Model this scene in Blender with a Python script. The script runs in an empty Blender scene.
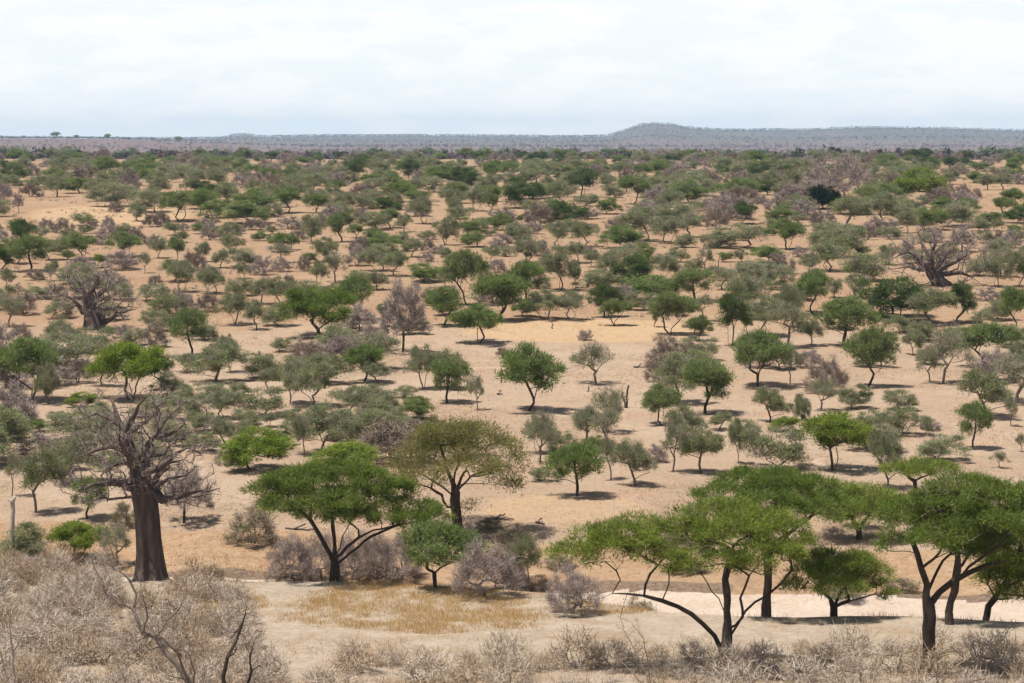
import bpy, math, random
import numpy as np

random.seed(7)
RNG = np.random.default_rng(7)
C = bpy.context.scene.collection
scene = bpy.context.scene

# ------------------------------------------------------------------ camera
F = 2418.0                      # focal length in pixels of the 1024 wide frame
PITCH = math.atan(202.5 / F)
cam_d = bpy.data.cameras.new('camera')
cam = bpy.data.objects.new('camera', cam_d)
C.objects.link(cam)
cam.location = (0, 0, 0)
cam.rotation_euler = (math.pi / 2 - PITCH, 0, 0)
cam_d.sensor_width = 36.0
cam_d.lens = F * 36.0 / 1024
cam_d.clip_start = 0.5
cam_d.clip_end = 60000
scene.camera = cam
cp, sp_ = math.cos(PITCH), math.sin(PITCH)


def ray(u, row):
    a = (u - 512) / F
    b = (341.5 - row) / F
    return np.array([a, cp + b * sp_, -sp_ + b * cp])


# ------------------------------------------------------------------ terrain
def sstep(a, b, x):
    t = np.clip((x - a) / (b - a), 0, 1)
    return t * t * (3 - 2 * t)


PY = np.array([-400, -30, 3, 15, 35, 60, 100, 130, 150, 172])
PZ = np.array([-1.9, -1.8, -1.9, -4.2, -10.2, -17.5, -26.0, -29.5, -30.3, -31.1])
FY = np.array([150, 205, 214, 253, 300, 344, 405, 501, 674, 973, 1280, 1500, 2000, 20000])
FZ = np.array([-34.6, -34.4, -33.4, -32.5, -31.1, -29.6, -26.9, -23.0, -17.2, -14.2, -11.2, -12.5, -20, -20])
CU = np.array([-600, 0, 200, 330, 450, 540, 650, 720, 800, 925, 1024, 1600])
CROW = np.array([577, 577, 577, 579, 590, 597, 611, 617, 620, 622, 627, 640])
HU = np.array([-3000, -600, 180, 222, 236, 246, 262, 300, 420, 560, 606, 622, 640, 652, 672, 690, 730, 800, 860, 940, 1024, 1500, 4000])
HR = np.array([138.6, 138.6, 138.6, 138.0, 133.6, 133.4, 136.6, 136.4, 135.6, 137.0, 136.2, 131.5, 125.5, 123.5, 125.0, 128.6, 130.3, 130.8, 128.6, 129, 131.5, 133, 134])


def vnoise(x, y, seed=0):
    """cheap smooth value noise"""
    xi = np.floor(x).astype(np.int64); yi = np.floor(y).astype(np.int64)
    fx = x - xi; fy = y - yi
    fx = fx * fx * (3 - 2 * fx); fy = fy * fy * (3 - 2 * fy)

    def h(a, b):
        n = (a * 374761393 + b * 668265263 + seed * 974711) & 0x7fffffff
        n = ((n ^ (n >> 13)) * 1274126177) & 0x7fffffff
        return ((n ^ (n >> 16)) & 0xffff) / 65535.0
    return (h(xi, yi) * (1 - fx) + h(xi + 1, yi) * fx) * (1 - fy) + (h(xi, yi + 1) * (1 - fx) + h(xi + 1, yi + 1) * fx) * fy


def slope(row):
    return np.tan(PITCH + np.arctan((row - 341.5) / F))


def crest_y(u):
    return 30.75 / slope(np.interp(u, CU, CROW))


def far_edge(u):      # far edge of the dry river bed
    return np.interp(u, [-600, 0, 300, 540, 700, 1024, 1600], [198.5, 197, 194, 189.5, 187, 184.5, 179])


def terrain(X, Y):
    X = np.asarray(X, float); Y = np.asarray(Y, float)
    u = 512 + F * X / np.maximum(Y, 40)
    near = np.interp(Y, PY, PZ)
    far = np.interp(Y, FY, FZ)
    cy = crest_y(u) + 2.2 * (vnoise(X / 7 + 50, Y * 0 + 3, 4) - .5)
    fe = far_edge(u) + 4.0 * (vnoise(X / 15 + 9, Y * 0 + 1, 5) - .5) + 1.6 * (vnoise(X / 3.5 + 9, Y * 0 + 4, 15) - .5)
    bed = -36.1 + 0.25 * (vnoise(X / 9 + 30, Y / 5, 6) - .5)
    drop = sstep(0, 8.5, Y - cy)
    rise = sstep(0, 2.6, Y - fe) * .55 + .45 * sstep(1.0, 14.0, Y - fe)
    nb = near * (1 - drop) + bed * drop
    z = np.where(Y < fe, nb, bed * (1 - rise) + far * rise)
    z = np.where(Y > fe + 15, far, z)
    # eroded gullies on the far bank
    gl = sstep(0, 4, Y - fe) * sstep(26, 10, Y - fe)
    z = z - gl * 2.2 * np.maximum(0, vnoise(X / 5.0 + 90, Y / 12.0, 11) - .45)
    # far country: left rise, middle ridges, hills
    L = sstep(330, 60, u)
    z = z + L * sstep(2300, 5600, Y) * 21.0
    r = np.interp(u, HU, HR)
    hz = (139.0 - r) * 10500 / F + 20
    ramp = 0.35 * sstep(6200, 7600, Y) + .65 * sstep(7600, 10500, Y)
    z = z + (1 - L) * hz * ramp * (0.93 + .14 * vnoise(X / 420, Y / 700, 8))
    small = np.exp(-np.clip(Y - 60, 0, None) / 700)
    z = z + small * (0.35 * (vnoise(X / 11, Y / 11, 1) - .5) + .16 * (vnoise(X / 3.1, Y / 3.1, 2) - .5)) * np.clip(Y / 60, 0, 1)
    z = z + sstep(250, 500, Y) * 1.2 * (vnoise(X / 60, Y / 70, 3) - .5)
    return z


YS = np.exp(np.linspace(math.log(62), math.log(13000), 9000))


def hit(u, row, ymin=62):
    d = ray(u, row)
    t = YS / d[1]
    z = terrain(t * d[0], YS)
    ok = np.nonzero((t * d[2] <= z) & (YS >= ymin))[0]
    k = ok[0] if len(ok) else len(YS) - 1
    y = YS[k]
    x = d[0] / d[1] * y
    return np.array([x, y, float(terrain(x, y))])


def at_depth(u, y):
    x = (u - 512) / F * y
    return np.array([x, y, float(terrain(x, y))])


# ------------------------------------------------------------------ materials
def new_mat(name):
    m = bpy.data.materials.new(name)
    m.use_nodes = True
    nt = m.node_tree
    nt.nodes.clear()
    out = nt.nodes.new('ShaderNodeOutputMaterial')
    return m, nt, out


def N(nt, t, **kw):
    n = nt.nodes.new(t)
    for k, v in kw.items():
        setattr(n, k, v)
    return n


def mixc(nt, fac, a, b, blend='MIX'):
    n = nt.nodes.new('ShaderNodeMix')
    n.data_type = 'RGBA'
    n.blend_type = blend
    for sock, v in ((0, fac), (6, a), (7, b)):
        if isinstance(v, (int, float)):
            n.inputs[sock].default_value = v
        elif isinstance(v, tuple):
            n.inputs[sock].default_value = (*v, 1)
        else:
            nt.links.new(v, n.inputs[sock])
    return n.outputs[2]


def noise(nt, scale, detail=3.0, rough=.55, vec=None):
    n = nt.nodes.new('ShaderNodeTexNoise')
    n.inputs['Scale'].default_value = scale
    n.inputs['Detail'].default_value = detail
    n.inputs['Roughness'].default_value = rough
    if vec is not None:
        nt.links.new(vec, n.inputs['Vector'])
    return n.outputs['Fac']


def ramp(nt, fac, lo, hi):
    n = nt.nodes.new('ShaderNodeMapRange')
    n.interpolation_type = 'SMOOTHSTEP'
    n.inputs['From Min'].default_value = lo
    n.inputs['From Max'].default_value = hi
    nt.links.new(fac, n.inputs['Value'])
    return n.outputs['Result']


def leaf_mat(name, c1, c2, c3, transl=.4):
    """leaves: hue differs from plant to plant and from bough to bough"""
    m, nt, out = new_mat(name)
    oi = N(nt, 'ShaderNodeObjectInfo')
    tc = N(nt, 'ShaderNodeTexCoord')
    col = mixc(nt, oi.outputs['Random'], c1, c2)
    f = ramp(nt, noise(nt, .9, 3, .6, tc.outputs['Object']), .42, .68)
    col = mixc(nt, f, col, c3)
    d = N(nt, 'ShaderNodeBsdfDiffuse')
    t = N(nt, 'ShaderNodeBsdfTranslucent')
    nt.links.new(col, d.inputs['Color'])
    nt.links.new(col, t.inputs['Color'])
    mx = N(nt, 'ShaderNodeMixShader')
    mx.inputs[0].default_value = transl
    nt.links.new(d.outputs[0], mx.inputs[1])
    nt.links.new(t.outputs[0], mx.inputs[2])
    nt.links.new(mx.outputs[0], out.inputs['Surface'])
    return m


def bark_mat(name, c1, c2, scale=3.0, bump=.5, stretch=(1, 1, .25)):
    m, nt, out = new_mat(name)
    tc = N(nt, 'ShaderNodeTexCoord')
    mp = N(nt, 'ShaderNodeMapping')
    mp.inputs['Scale'].default_value = stretch
    nt.links.new(tc.outputs['Object'], mp.inputs['Vector'])
    f = noise(nt, scale, 6, .65, mp.outputs['Vector'])
    oi = N(nt, 'ShaderNodeObjectInfo')
    col = mixc(nt, ramp(nt, f, .3, .7), c1, c2)
    col = mixc(nt, .35, col, mixc(nt, oi.outputs['Random'], c1, c2))
    p = N(nt, 'ShaderNodeBsdfPrincipled')
    p.inputs['Roughness'].default_value = .9
    p.inputs['Specular IOR Level'].default_value = .2
    nt.links.new(col, p.inputs['Base Color'])
    b = N(nt, 'ShaderNodeBump')
    b.inputs['Strength'].default_value = bump
    b.inputs['Distance'].default_value = .08
    nt.links.new(f, b.inputs['Height'])
    nt.links.new(b.outputs[0], p.inputs['Normal'])
    nt.links.new(p.outputs[0], out.inputs['Surface'])
    return m


M = {
    'G': leaf_mat('leaf_green', (.165, .225, .062), (.200, .240, .095), (.135, .182, .052)),
    'S': leaf_mat('leaf_sage', (.215, .240, .108), (.255, .268, .150), (.175, .196, .090)),
    'D': leaf_mat('leaf_dark', (.090, .130, .038), (.120, .155, .050), (.070, .102, .032)),
    'K': leaf_mat('leaf_evergreen', (.018, .030, .012), (.024, .036, .016), (.014, .024, .010), .15),
    'Y': leaf_mat('leaf_bright', (.190, .255, .036), (.205, .255, .046), (.145, .200, .032)),
    'O': leaf_mat('leaf_olive', (.180, .195, .052), (.175, .185, .056), (.215, .180, .052)),
    'H': leaf_mat('leaf_umbrella_thorn', (.200, .250, .044), (.200, .245, .048), (.132, .180, .034)),
    'H2': leaf_mat('leaf_umbrella_thorn_deep', (.140, .192, .038), (.158, .205, .044), (.105, .152, .030)),
    'twig_mauve': bark_mat('twig_mauve', (.245, .195, .172), (.325, .265, .235), 2, .1),
    'twig_tan': bark_mat('twig_tan', (.300, .215, .145), (.410, .305, .210), 2, .1),
    'twig_brown': bark_mat('twig_brown', (.190, .145, .115), (.280, .220, .175), 2, .1),
    'twig_pale': bark_mat('twig_pale', (.345, .275, .215), (.490, .405, .325), 2, .1),
    'bark_dark': bark_mat('bark_dark', (.034, .026, .021), (.085, .064, .050), 4),
    'bark_grey': bark_mat('bark_grey', (.120, .095, .080), (.200, .165, .140), 4),
    'bark_pale': bark_mat('bark_pale', (.300, .265, .235), (.420, .380, .340), 4),
    'bark_baobab': bark_mat('bark_baobab', (.034, .025, .021), (.150, .112, .097), 2.6, 1.6, (1, 1, .16)),
    'straw': leaf_mat('straw', (.520, .340, .135), (.520, .340, .135), (.600, .430, .215), .35),
    'straw_grey': leaf_mat('straw_grey', (.480, .350, .215), (.480, .350, .215), (.560, .400, .220), .3),
    'far_mauve': bark_mat('far_mauve', (.105, .072, .078), (.160, .115, .118), .02, 0, (1, 1, 1)),
    'far_green': bark_mat('far_green', (.055, .068, .048), (.080, .090, .064), .02, 0, (1, 1, 1)),
}


# ------------------------------------------------------------------ mesh building
def mesh_from(name, V, tris, mats, midx=None, smooth=False, quads=None):
    me = bpy.data.meshes.new(name)
    V = np.asarray(V, np.float32)
    loops = []
    starts = []
    tot = []
    n = 0
    if tris is not None and len(tris):
        loops.append(np.asarray(tris, np.int32).ravel())
        k = len(tris)
        starts.append(np.arange(k) * 3)
        tot.append(np.full(k, 3))
        n = k * 3
    if quads is not None and len(quads):
        loops.append(np.asarray(quads, np.int32).ravel())
        k = len(quads)
        starts.append(n + np.arange(k) * 4)
        tot.append(np.full(k, 4))
    loops = np.concatenate(loops).astype(np.int32)
    starts = np.concatenate(starts).astype(np.int32)
    me.vertices.add(len(V))
    me.vertices.foreach_set('co', V.ravel())
    me.loops.add(len(loops))
    me.loops.foreach_set('vertex_index', loops)
    me.polygons.add(len(starts))
    me.polygons.foreach_set('loop_start', starts)
    if midx is not None:
        me.polygons.foreach_set('material_index', np.asarray(midx, np.int32))
    if smooth:
        me.polygons.foreach_set('use_smooth', np.ones(len(starts), bool))
    for mt in mats:
        me.materials.append(mt)
    me.update(calc_edges=True)
    me.validate()
    return me


def norm(v):
    return v / np.maximum(np.linalg.norm(v, axis=-1, keepdims=True), 1e-9)


def blades(base, dirs, length, width, rng, face=0.0):
    """thin triangles starting at base, pointing along dirs; face: how far their flat side turns to the sky"""
    n = len(base)
    side = norm(np.cross(dirs, rng.normal(size=(n, 3)) + np.array([0, 0, face])))
    L = np.broadcast_to(length, (n,))[:, None]
    W = np.broadcast_to(width, (n,))[:, None]
    V = np.empty((n, 3, 3))
    V[:, 0] = base - side * W / 2
    V[:, 1] = base + side * W / 2
    V[:, 2] = base + dirs * L
    return V.reshape(-1, 3)


class Skel:
    """branch skeleton: nodes with parents, radii by counting the tips each carries"""

    def __init__(self):
        self.P = []
        self.par = []
        self.rfix = []

    def add(self, p, par, r=0.0):
        self.P.append(np.asarray(p, float)); self.par.append(par); self.rfix.append(r)
        return len(self.P) - 1

    def nearest(self, t, k=1.0):
        A = np.array(self.P)
        d = t - A
        dist = np.linalg.norm(d, axis=1)
        below = np.maximum(0, -d[:, 2])           # target lower than the node: dear
        outw = np.linalg.norm(A[:, :2], axis=1) - np.linalg.norm(t[:2])
        cost = dist + k * below + .8 * np.maximum(0, outw)
        cost = cost + (A[:, 2] < self.low) * 1e3
        return int(np.argmin(cost))

    low = -1e9

    def path(self, pts, par=None, r0=0, r1=0):
        pts = [np.asarray(p, float) for p in pts]
        if par is None and self.P:
            par = int(np.argmin(np.linalg.norm(np.array(self.P) - pts[0], axis=1)))
        elif par is None:
            par = -1
        n = len(pts)
        for i, p in enumerate(pts):
            f = i / max(1, n - 1)
            par = self.add(p, par, r0 + (r1 - r0) * f if r0 else 0)
        return par

    def reach(self, t, rng, step=.5, wig=.06, arch=.1):
        q = self.nearest(t)
        a = self.P[q]
        d = np.linalg.norm(t - a)
        if d < 1e-3:
            return q
        n = max(1, int(round(d / step)))
        off = rng.normal(size=3) * wig * d
        par = q
        for i in range(1, n + 1):
            s = i / n
            p = a + (t - a) * s + off * math.sin(math.pi * s) + np.array([0, 0, arch * d * math.sin(math.pi * s)])
            if i < n:
                p = p + rng.normal(size=3) * wig * .35 * step
            par = self.add(p, par)
        return par

    def radii(self, r_base, r_tip):
        n = len(self.P)
        cnt = np.zeros(n)
        kids = [0] * n
        for i in range(n):
            if self.par[i] >= 0:
                kids[self.par[i]] += 1
        for i in range(n - 1, -1, -1):
            if kids[i] == 0:
                cnt[i] += 1
            if self.par[i] >= 0:
                cnt[self.par[i]] += cnt[i]
        tot = max(2.0, cnt.max())
        p = math.log(r_base / r_tip) / math.log(tot)
        R = r_tip * cnt ** p
        R = np.maximum(R, np.array(self.rfix))
        return R

    def tubes(self, R, smin=3, smax=9, rmax=None):
        P = np.array(self.P)
        n = len(P)
        kids = [[] for _ in range(n)]
        roots = []
        for i, q in enumerate(self.par):
            (kids[q].append(i) if q >= 0 else roots.append(i))
        V = []; Q = []; T = []
        base = 0
        rmax = rmax or R.max()
        stack = [(r, -1) for r in roots]
        while stack:
            i, frm = stack.pop()
            ch = [frm] if frm >= 0 else []
            ch.append(i)
            while kids[ch[-1]]:
                ks = sorted(kids[ch[-1]], key=lambda a: -R[a])
                stack.extend((k, ch[-1]) for k in ks[1:])
                ch.append(ks[0])
            pts = P[ch]
            rr = R[ch].copy()
            if frm >= 0 and len(rr) > 1:
                rr[0] = min(rr[0], rr[1] * 1.15)
            if len(pts) < 2:
                continue
            s = int(round(smin + (smax - smin) * min(1, (rr.max() / rmax) ** .6)))
            tan = np.empty_like(pts)
            tan[1:-1] = pts[2:] - pts[:-2]
            tan[0] = pts[1] - pts[0]
            tan[-1] = pts[-1] - pts[-2]
            tan = norm(tan)
            ref = np.array([1.0, 0, 0]) if abs(tan[0][0]) < .8 else np.array([0, 1.0, 0])
            ang = np.arange(s) / s * 2 * math.pi
            ca, sa = np.cos(ang)[:, None], np.sin(ang)[:, None]
            m = len(pts)
            for k in range(m):
                ref = ref - tan[k] * ref.dot(tan[k])
                ref = ref / max(1e-9, np.linalg.norm(ref))
                b = np.cross(tan[k], ref)
                V.append(pts[k] + rr[k] * (ca * ref + sa * b))
            for k in range(m - 1):
                a0 = base + k * s
                for j in range(s):
                    j2 = (j + 1) % s
                    Q.append((a0 + j, a0 + j2, a0 + s + j2, a0 + s + j))
            e = base + (m - 1) * s
            for j in range(1, s - 1):
                T.append((e, e + j, e + j + 1))
            base += m * s
        return np.concatenate(V), T, Q


def lobes_to_clumps(lobes, n, rng, low=-.35):
    """clump centres in the outer part of each flattened lobe"""
    w = np.array([l[1] * l[1] for l in lobes], float)
    w /= w.sum()
    out = []
    own = []
    for i, (c, rx, rz) in enumerate(lobes):
        k = max(2, int(round(n * w[i])))
        d = norm(rng.normal(size=(k * 3, 3)))
        d = d[d[:, 2] > low][:k]
        rad = rng.uniform(.55, 1.0, size=(len(d), 1)) ** .6
        out.append(np.asarray(c) + d * rad * np.array([rx, rx, rz]))
        own += [i] * len(d)
    return np.concatenate(out), np.array(own)


def leaf_cloud(cl, own, lobes, n, spread, length, width, rng, up=.35):
    wt = rng.lognormal(0, .75, len(cl))
    k = rng.choice(len(cl), n, p=wt / wt.sum())
    g = rng.normal(size=(n, 3)) * np.array([spread, spread, spread * .55])
    b = cl[k] + g
    cen = np.array([l[0] for l in lobes])[own[k]]
    d = norm(norm(b - cen) * .35 + norm(g) * .55 + np.array([0, 0, up]) + rng.normal(size=(n, 3)) * .45)
    return blades(b, d, length * rng.uniform(.6, 1.35, n), width * rng.uniform(.7, 1.3, n), rng, 1.6)


def twig_cloud(pts, n, length, width, rng, centre, up=.25, spread=.25):
    k = rng.integers(0, len(pts), n)
    b = pts[k] + rng.normal(size=(n, 3)) * spread
    d = norm(norm(pts[k] - centre) * .6 + np.array([0, 0, up]) + rng.normal(size=(n, 3)) * .75)
    return blades(b, d, length * rng.uniform(.5, 1.4, n), width, rng, 1.0)


def build_pair(name, sk, R, leafV, twigV, leaf, twig, bark, smin=3, smax=8):
    V, T, Q = sk.tubes(R, smin, smax)
    trunk = mesh_from(name + '_trunk', V, T, [M[bark]], smooth=True, quads=Q)
    parts = []
    mi = []
    for s, vv in enumerate((leafV, twigV)):
        if vv is not None:
            parts.append(vv)
            mi.append(np.full(len(vv) // 3, s))
    V2 = np.concatenate(parts)
    crown = mesh_from(name + '_crown', V2, np.arange(len(V2)).reshape(-1, 3), [M[leaf or twig], M[twig]], np.concatenate(mi))
    return trunk, crown


# ------------------------------------------------------------------ plants that repeat
PROTO = {}       # type -> list of (trunk mesh, crown mesh, width, height)


def make_acacia(key, seed, leaf, twig, W=7.0, H=6.0, trunk=.4, flat=.5, nl=8, nleaf=8500, ntwig=900, stems=1, spread=.36, llen=.42, lwid=.105, bark='bark_dark'):
    rng = np.random.default_rng(seed)
    lobes = []
    zc = H * (1 + trunk) / 2
    hz = H * (1 - trunk) / 2
    a0 = rng.uniform(0, 6.28)
    lobes.append((np.array([rng.normal() * .05 * W, rng.normal() * .05 * W, H - hz * .7]), W * .27, hz * .7))
    for i in range(nl):
        a = a0 + i * 6.283 / nl + rng.normal() * .3
        rr = W * rng.uniform(.22, .40)
        rx = W * rng.uniform(.13, .22)
        if flat > .4:     # umbrella: outer lobes sit just under the top
            rz = hz * rng.uniform(.40, .66)
            z = H - rz - hz * (.2 + 1.3 * (1 - flat)) * (rr / (W * .37)) ** 2 * rng.uniform(.4, 1.3)
        else:             # rounded
            rz = hz * rng.uniform(.45, .75)
            z = zc + hz * rng.uniform(-.55, .4)
        lobes.append((np.array([math.cos(a) * rr, math.sin(a) * rr, z]), rx, rz))
    for i in range(4):    # ragged lower boughs
        a = rng.uniform(0, 6.28)
        rr = W * rng.uniform(.12, .36)
        lobes.append((np.array([math.cos(a) * rr, math.sin(a) * rr, zc - hz * rng.uniform(.2, .75)]), W * rng.uniform(.08, .14), hz * rng.uniform(.2, .4)))
    cl, own = lobes_to_clumps(lobes, 115, rng, -.6)
    sk = Skel()
    fork = H * trunk * rng.uniform(.45, .8)
    if stems == 1:
        lean = rng.normal(size=2) * .12 * fork
        sk.path([(0, 0, -.25), (lean[0] * .3, lean[1] * .3, fork * .4), (lean[0], lean[1], fork)])
        sk.low = fork * .85
    else:
        for i in range(stems):
            a = rng.uniform(0, 6.28)
            o = np.array([math.cos(a), math.sin(a), 0])
            q = -1
            for s in (0, .35, .7, 1.0):
                p = o * (.12 + s * W * .13 * rng.uniform(.7, 1.3)) + np.array([0, 0, -.25 + s * fork * 1.15])
                q = sk.add(p, q)
        sk.low = fork * .6
    mains = rng.permutation(len(lobes))
    for i in mains:
        c, rx, rz = lobes[i]
        sk.reach(c + np.array([0, 0, -rz * .5]), rng, H * .09, .08, .10)
    o = np.argsort(np.linalg.norm(cl - cl.mean(0), axis=1))
    sub = cl[o][::2]
    for t in sub:
        sk.reach(t, rng, H * .1, .08, .05)
    R = sk.radii(.19 if stems == 1 else .13, .018)
    leafV = leaf_cloud(cl, own, lobes, nleaf, spread, llen, lwid, rng)
    twigV = twig_cloud(sub, ntwig, .7, .035, rng, cl.mean(0) - np.array([0, 0, 1.5])) if ntwig else None
    tr, cr = build_pair(key, sk, R, leafV, twigV, leaf, twig, bark)
    PROTO.setdefault(key, []).append((tr, cr, W, H))


def make_bare(key, seed, twig='twig_mauve', W=5.0, H=4.0, ntw=4200, stems=5, width=.045, tlen=.62, bark='bark_grey', trunk=0.0, ntar=70, leaf=None, nleaf=0):
    rng = np.random.default_rng(seed)
    sk = Skel()
    z0 = trunk * H
    if trunk:
        sk.path([(0, 0, -.25), (rng.normal() * .08, rng.normal() * .08, z0 * .5), (rng.normal() * .15, rng.normal() * .15, z0)])
        sk.low = z0 * .8
    else:
        for i in range(stems):
            a = i * 6.283 / stems + rng.normal() * .4
            q = -1
            for s in (0, .5, 1.0):
                q = sk.add((math.cos(a) * (.06 + s * W * .12), math.sin(a) * (.06 + s * W * .12), -.2 + s * H * .33), q)
    d = norm(rng.normal(size=(ntar * 3, 3)))
    d = d[d[:, 2] > -.15][:ntar]
    rad = rng.uniform(.35, 1.0, size=(len(d), 1)) ** .55
    lump = 1 + .18 * np.sin(3 * np.arctan2(d[:, 1], d[:, 0]) + rng.uniform(0, 6))[:, None]
    zb = max(z0, .18 * H)
    T = d * rad * lump * np.array([W * .44, W * .44, (H - zb) * .88]) + np.array([0, 0, zb])
    for t in T[np.argsort(np.linalg.norm(T, axis=1))]:
        sk.reach(t, rng, H * .1, .09, .06)
    R = sk.radii(.13 if trunk else .075, .012)
    tw = twig_cloud(np.array(sk.P)[len(sk.P) // 5:], ntw, tlen, width, rng, np.array([0, 0, 0]), .3, .16)
    lf = None
    if leaf:
        lobes = [(np.array([0, 0, zb]), W * .4, H * .5)]
        lf = leaf_cloud(T, np.zeros(len(T), int), lobes, nleaf, .4, .35, .09, rng)
    tr, cr = build_pair(key, sk, R, lf, tw, leaf, twig, bark)
    PROTO.setdefault(key, []).append((tr, cr, W, H))


for s in range(6):
    make_acacia('Gh', 100 + s, 'G', 'twig_brown', trunk=.26 + .02 * s, flat=.62, stems=1 + s % 3, nl=8)
    make_acacia('Gl', 120 + s, 'G', 'twig_brown', trunk=.08, flat=.45, stems=3 + s % 3, nl=9)
    make_acacia('Sh', 140 + s, 'S', 'twig_mauve', trunk=.20 + .02 * s, flat=.5, stems=1 + s % 4, nleaf=5600, ntwig=1700, nl=7, bark='bark_grey')
    make_acacia('Sl', 160 + s, 'S', 'twig_mauve', trunk=.04, flat=.35, stems=3 + s % 3, nleaf=6000, ntwig=1700, nl=9, bark='bark_grey')
    make_bare('B', 180 + s, 'twig_mauve' if s % 3 else 'twig_brown', H=3.4 + .3 * s, stems=4 + s % 3)
for s in range(3):
    make_acacia('Dh', 200 + s, 'D', 'twig_brown', trunk=.20, flat=.6, stems=1 + s % 2, nleaf=8500, ntwig=300)
    make_acacia('Dl', 220 + s, 'D', 'twig_brown', trunk=.06, flat=.4, stems=3, nleaf=8500, ntwig=300)
    make_acacia('Yh', 240 + s, 'Y', 'twig_brown', trunk=.32, flat=.7, stems=2 + s % 2, nleaf=9500, ntwig=300)
    make_acacia('Yl', 260 + s, 'Y', 'twig_brown', trunk=.06, flat=.5, stems=3, nleaf=9500, ntwig=300)
    make_acacia('Th', 280 + s, 'S', 'twig_mauve', trunk=.36, flat=.45, stems=1, nleaf=2600, ntwig=1800, nl=6, bark='bark_grey')
make_acacia('Kh', 290, 'K', 'twig_brown', trunk=.05, flat=.3, stems=2, nleaf=13000, ntwig=0)
for s in range(3):
    make_bare('V', 300 + s, 'twig_mauve', W=4.5, H=3.6, ntw=6000, stems=4, width=.026, tlen=.5, trunk=.20, ntar=150)
    make_bare('N', 310 + s, 'twig_mauve', W=6, H=6, ntw=5200, width=.05, tlen=.6, trunk=.36, ntar=110, bark='bark_dark')
    make_bare('P', 320 + s, 'twig_brown', W=5.0, H=4.6, ntw=4200, width=.03, tlen=.6, stems=5, leaf='O', nleaf=900, bark='bark_dark')
make_bare('W', 330, 'twig_mauve', W=7.5, H=5, ntw=4200, width=.06, tlen=.7, trunk=.16, ntar=150, bark='bark_pale')
for s in range(6):
    make_bare('F', 340 + s, ('twig_pale', 'twig_tan', 'twig_pale')[s % 3], W=3.2, H=1.9, ntw=900, stems=8, width=.034, tlen=.6, ntar=130, bark=('twig_pale', 'bark_pale', 'twig_tan', 'twig_brown')[s % 4])


# ------------------------------------------------------------------ things
def tag(o, label=None, cat=None, group=None, kind=None):
    if label: o['label'] = label
    if cat: o['category'] = cat
    if group: o['group'] = group
    if kind: o['kind'] = kind
    return o


def place(name, pair, loc, rot, scale, crown_name='crown', tilt=0.0):
    e = bpy.data.objects.new(name, None)
    e.location = loc
    e.rotation_euler = (tilt * math.sin(rot * 7.1), tilt * math.cos(rot * 5.3), rot)
    e.scale = scale
    e.empty_display_size = .5
    C.objects.link(e)
    for nm, me in (('trunk', pair[0]), (crown_name, pair[1])):
        o = bpy.data.objects.new(nm, me)
        o.parent = e
        C.objects.link(o)
    return e


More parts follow.
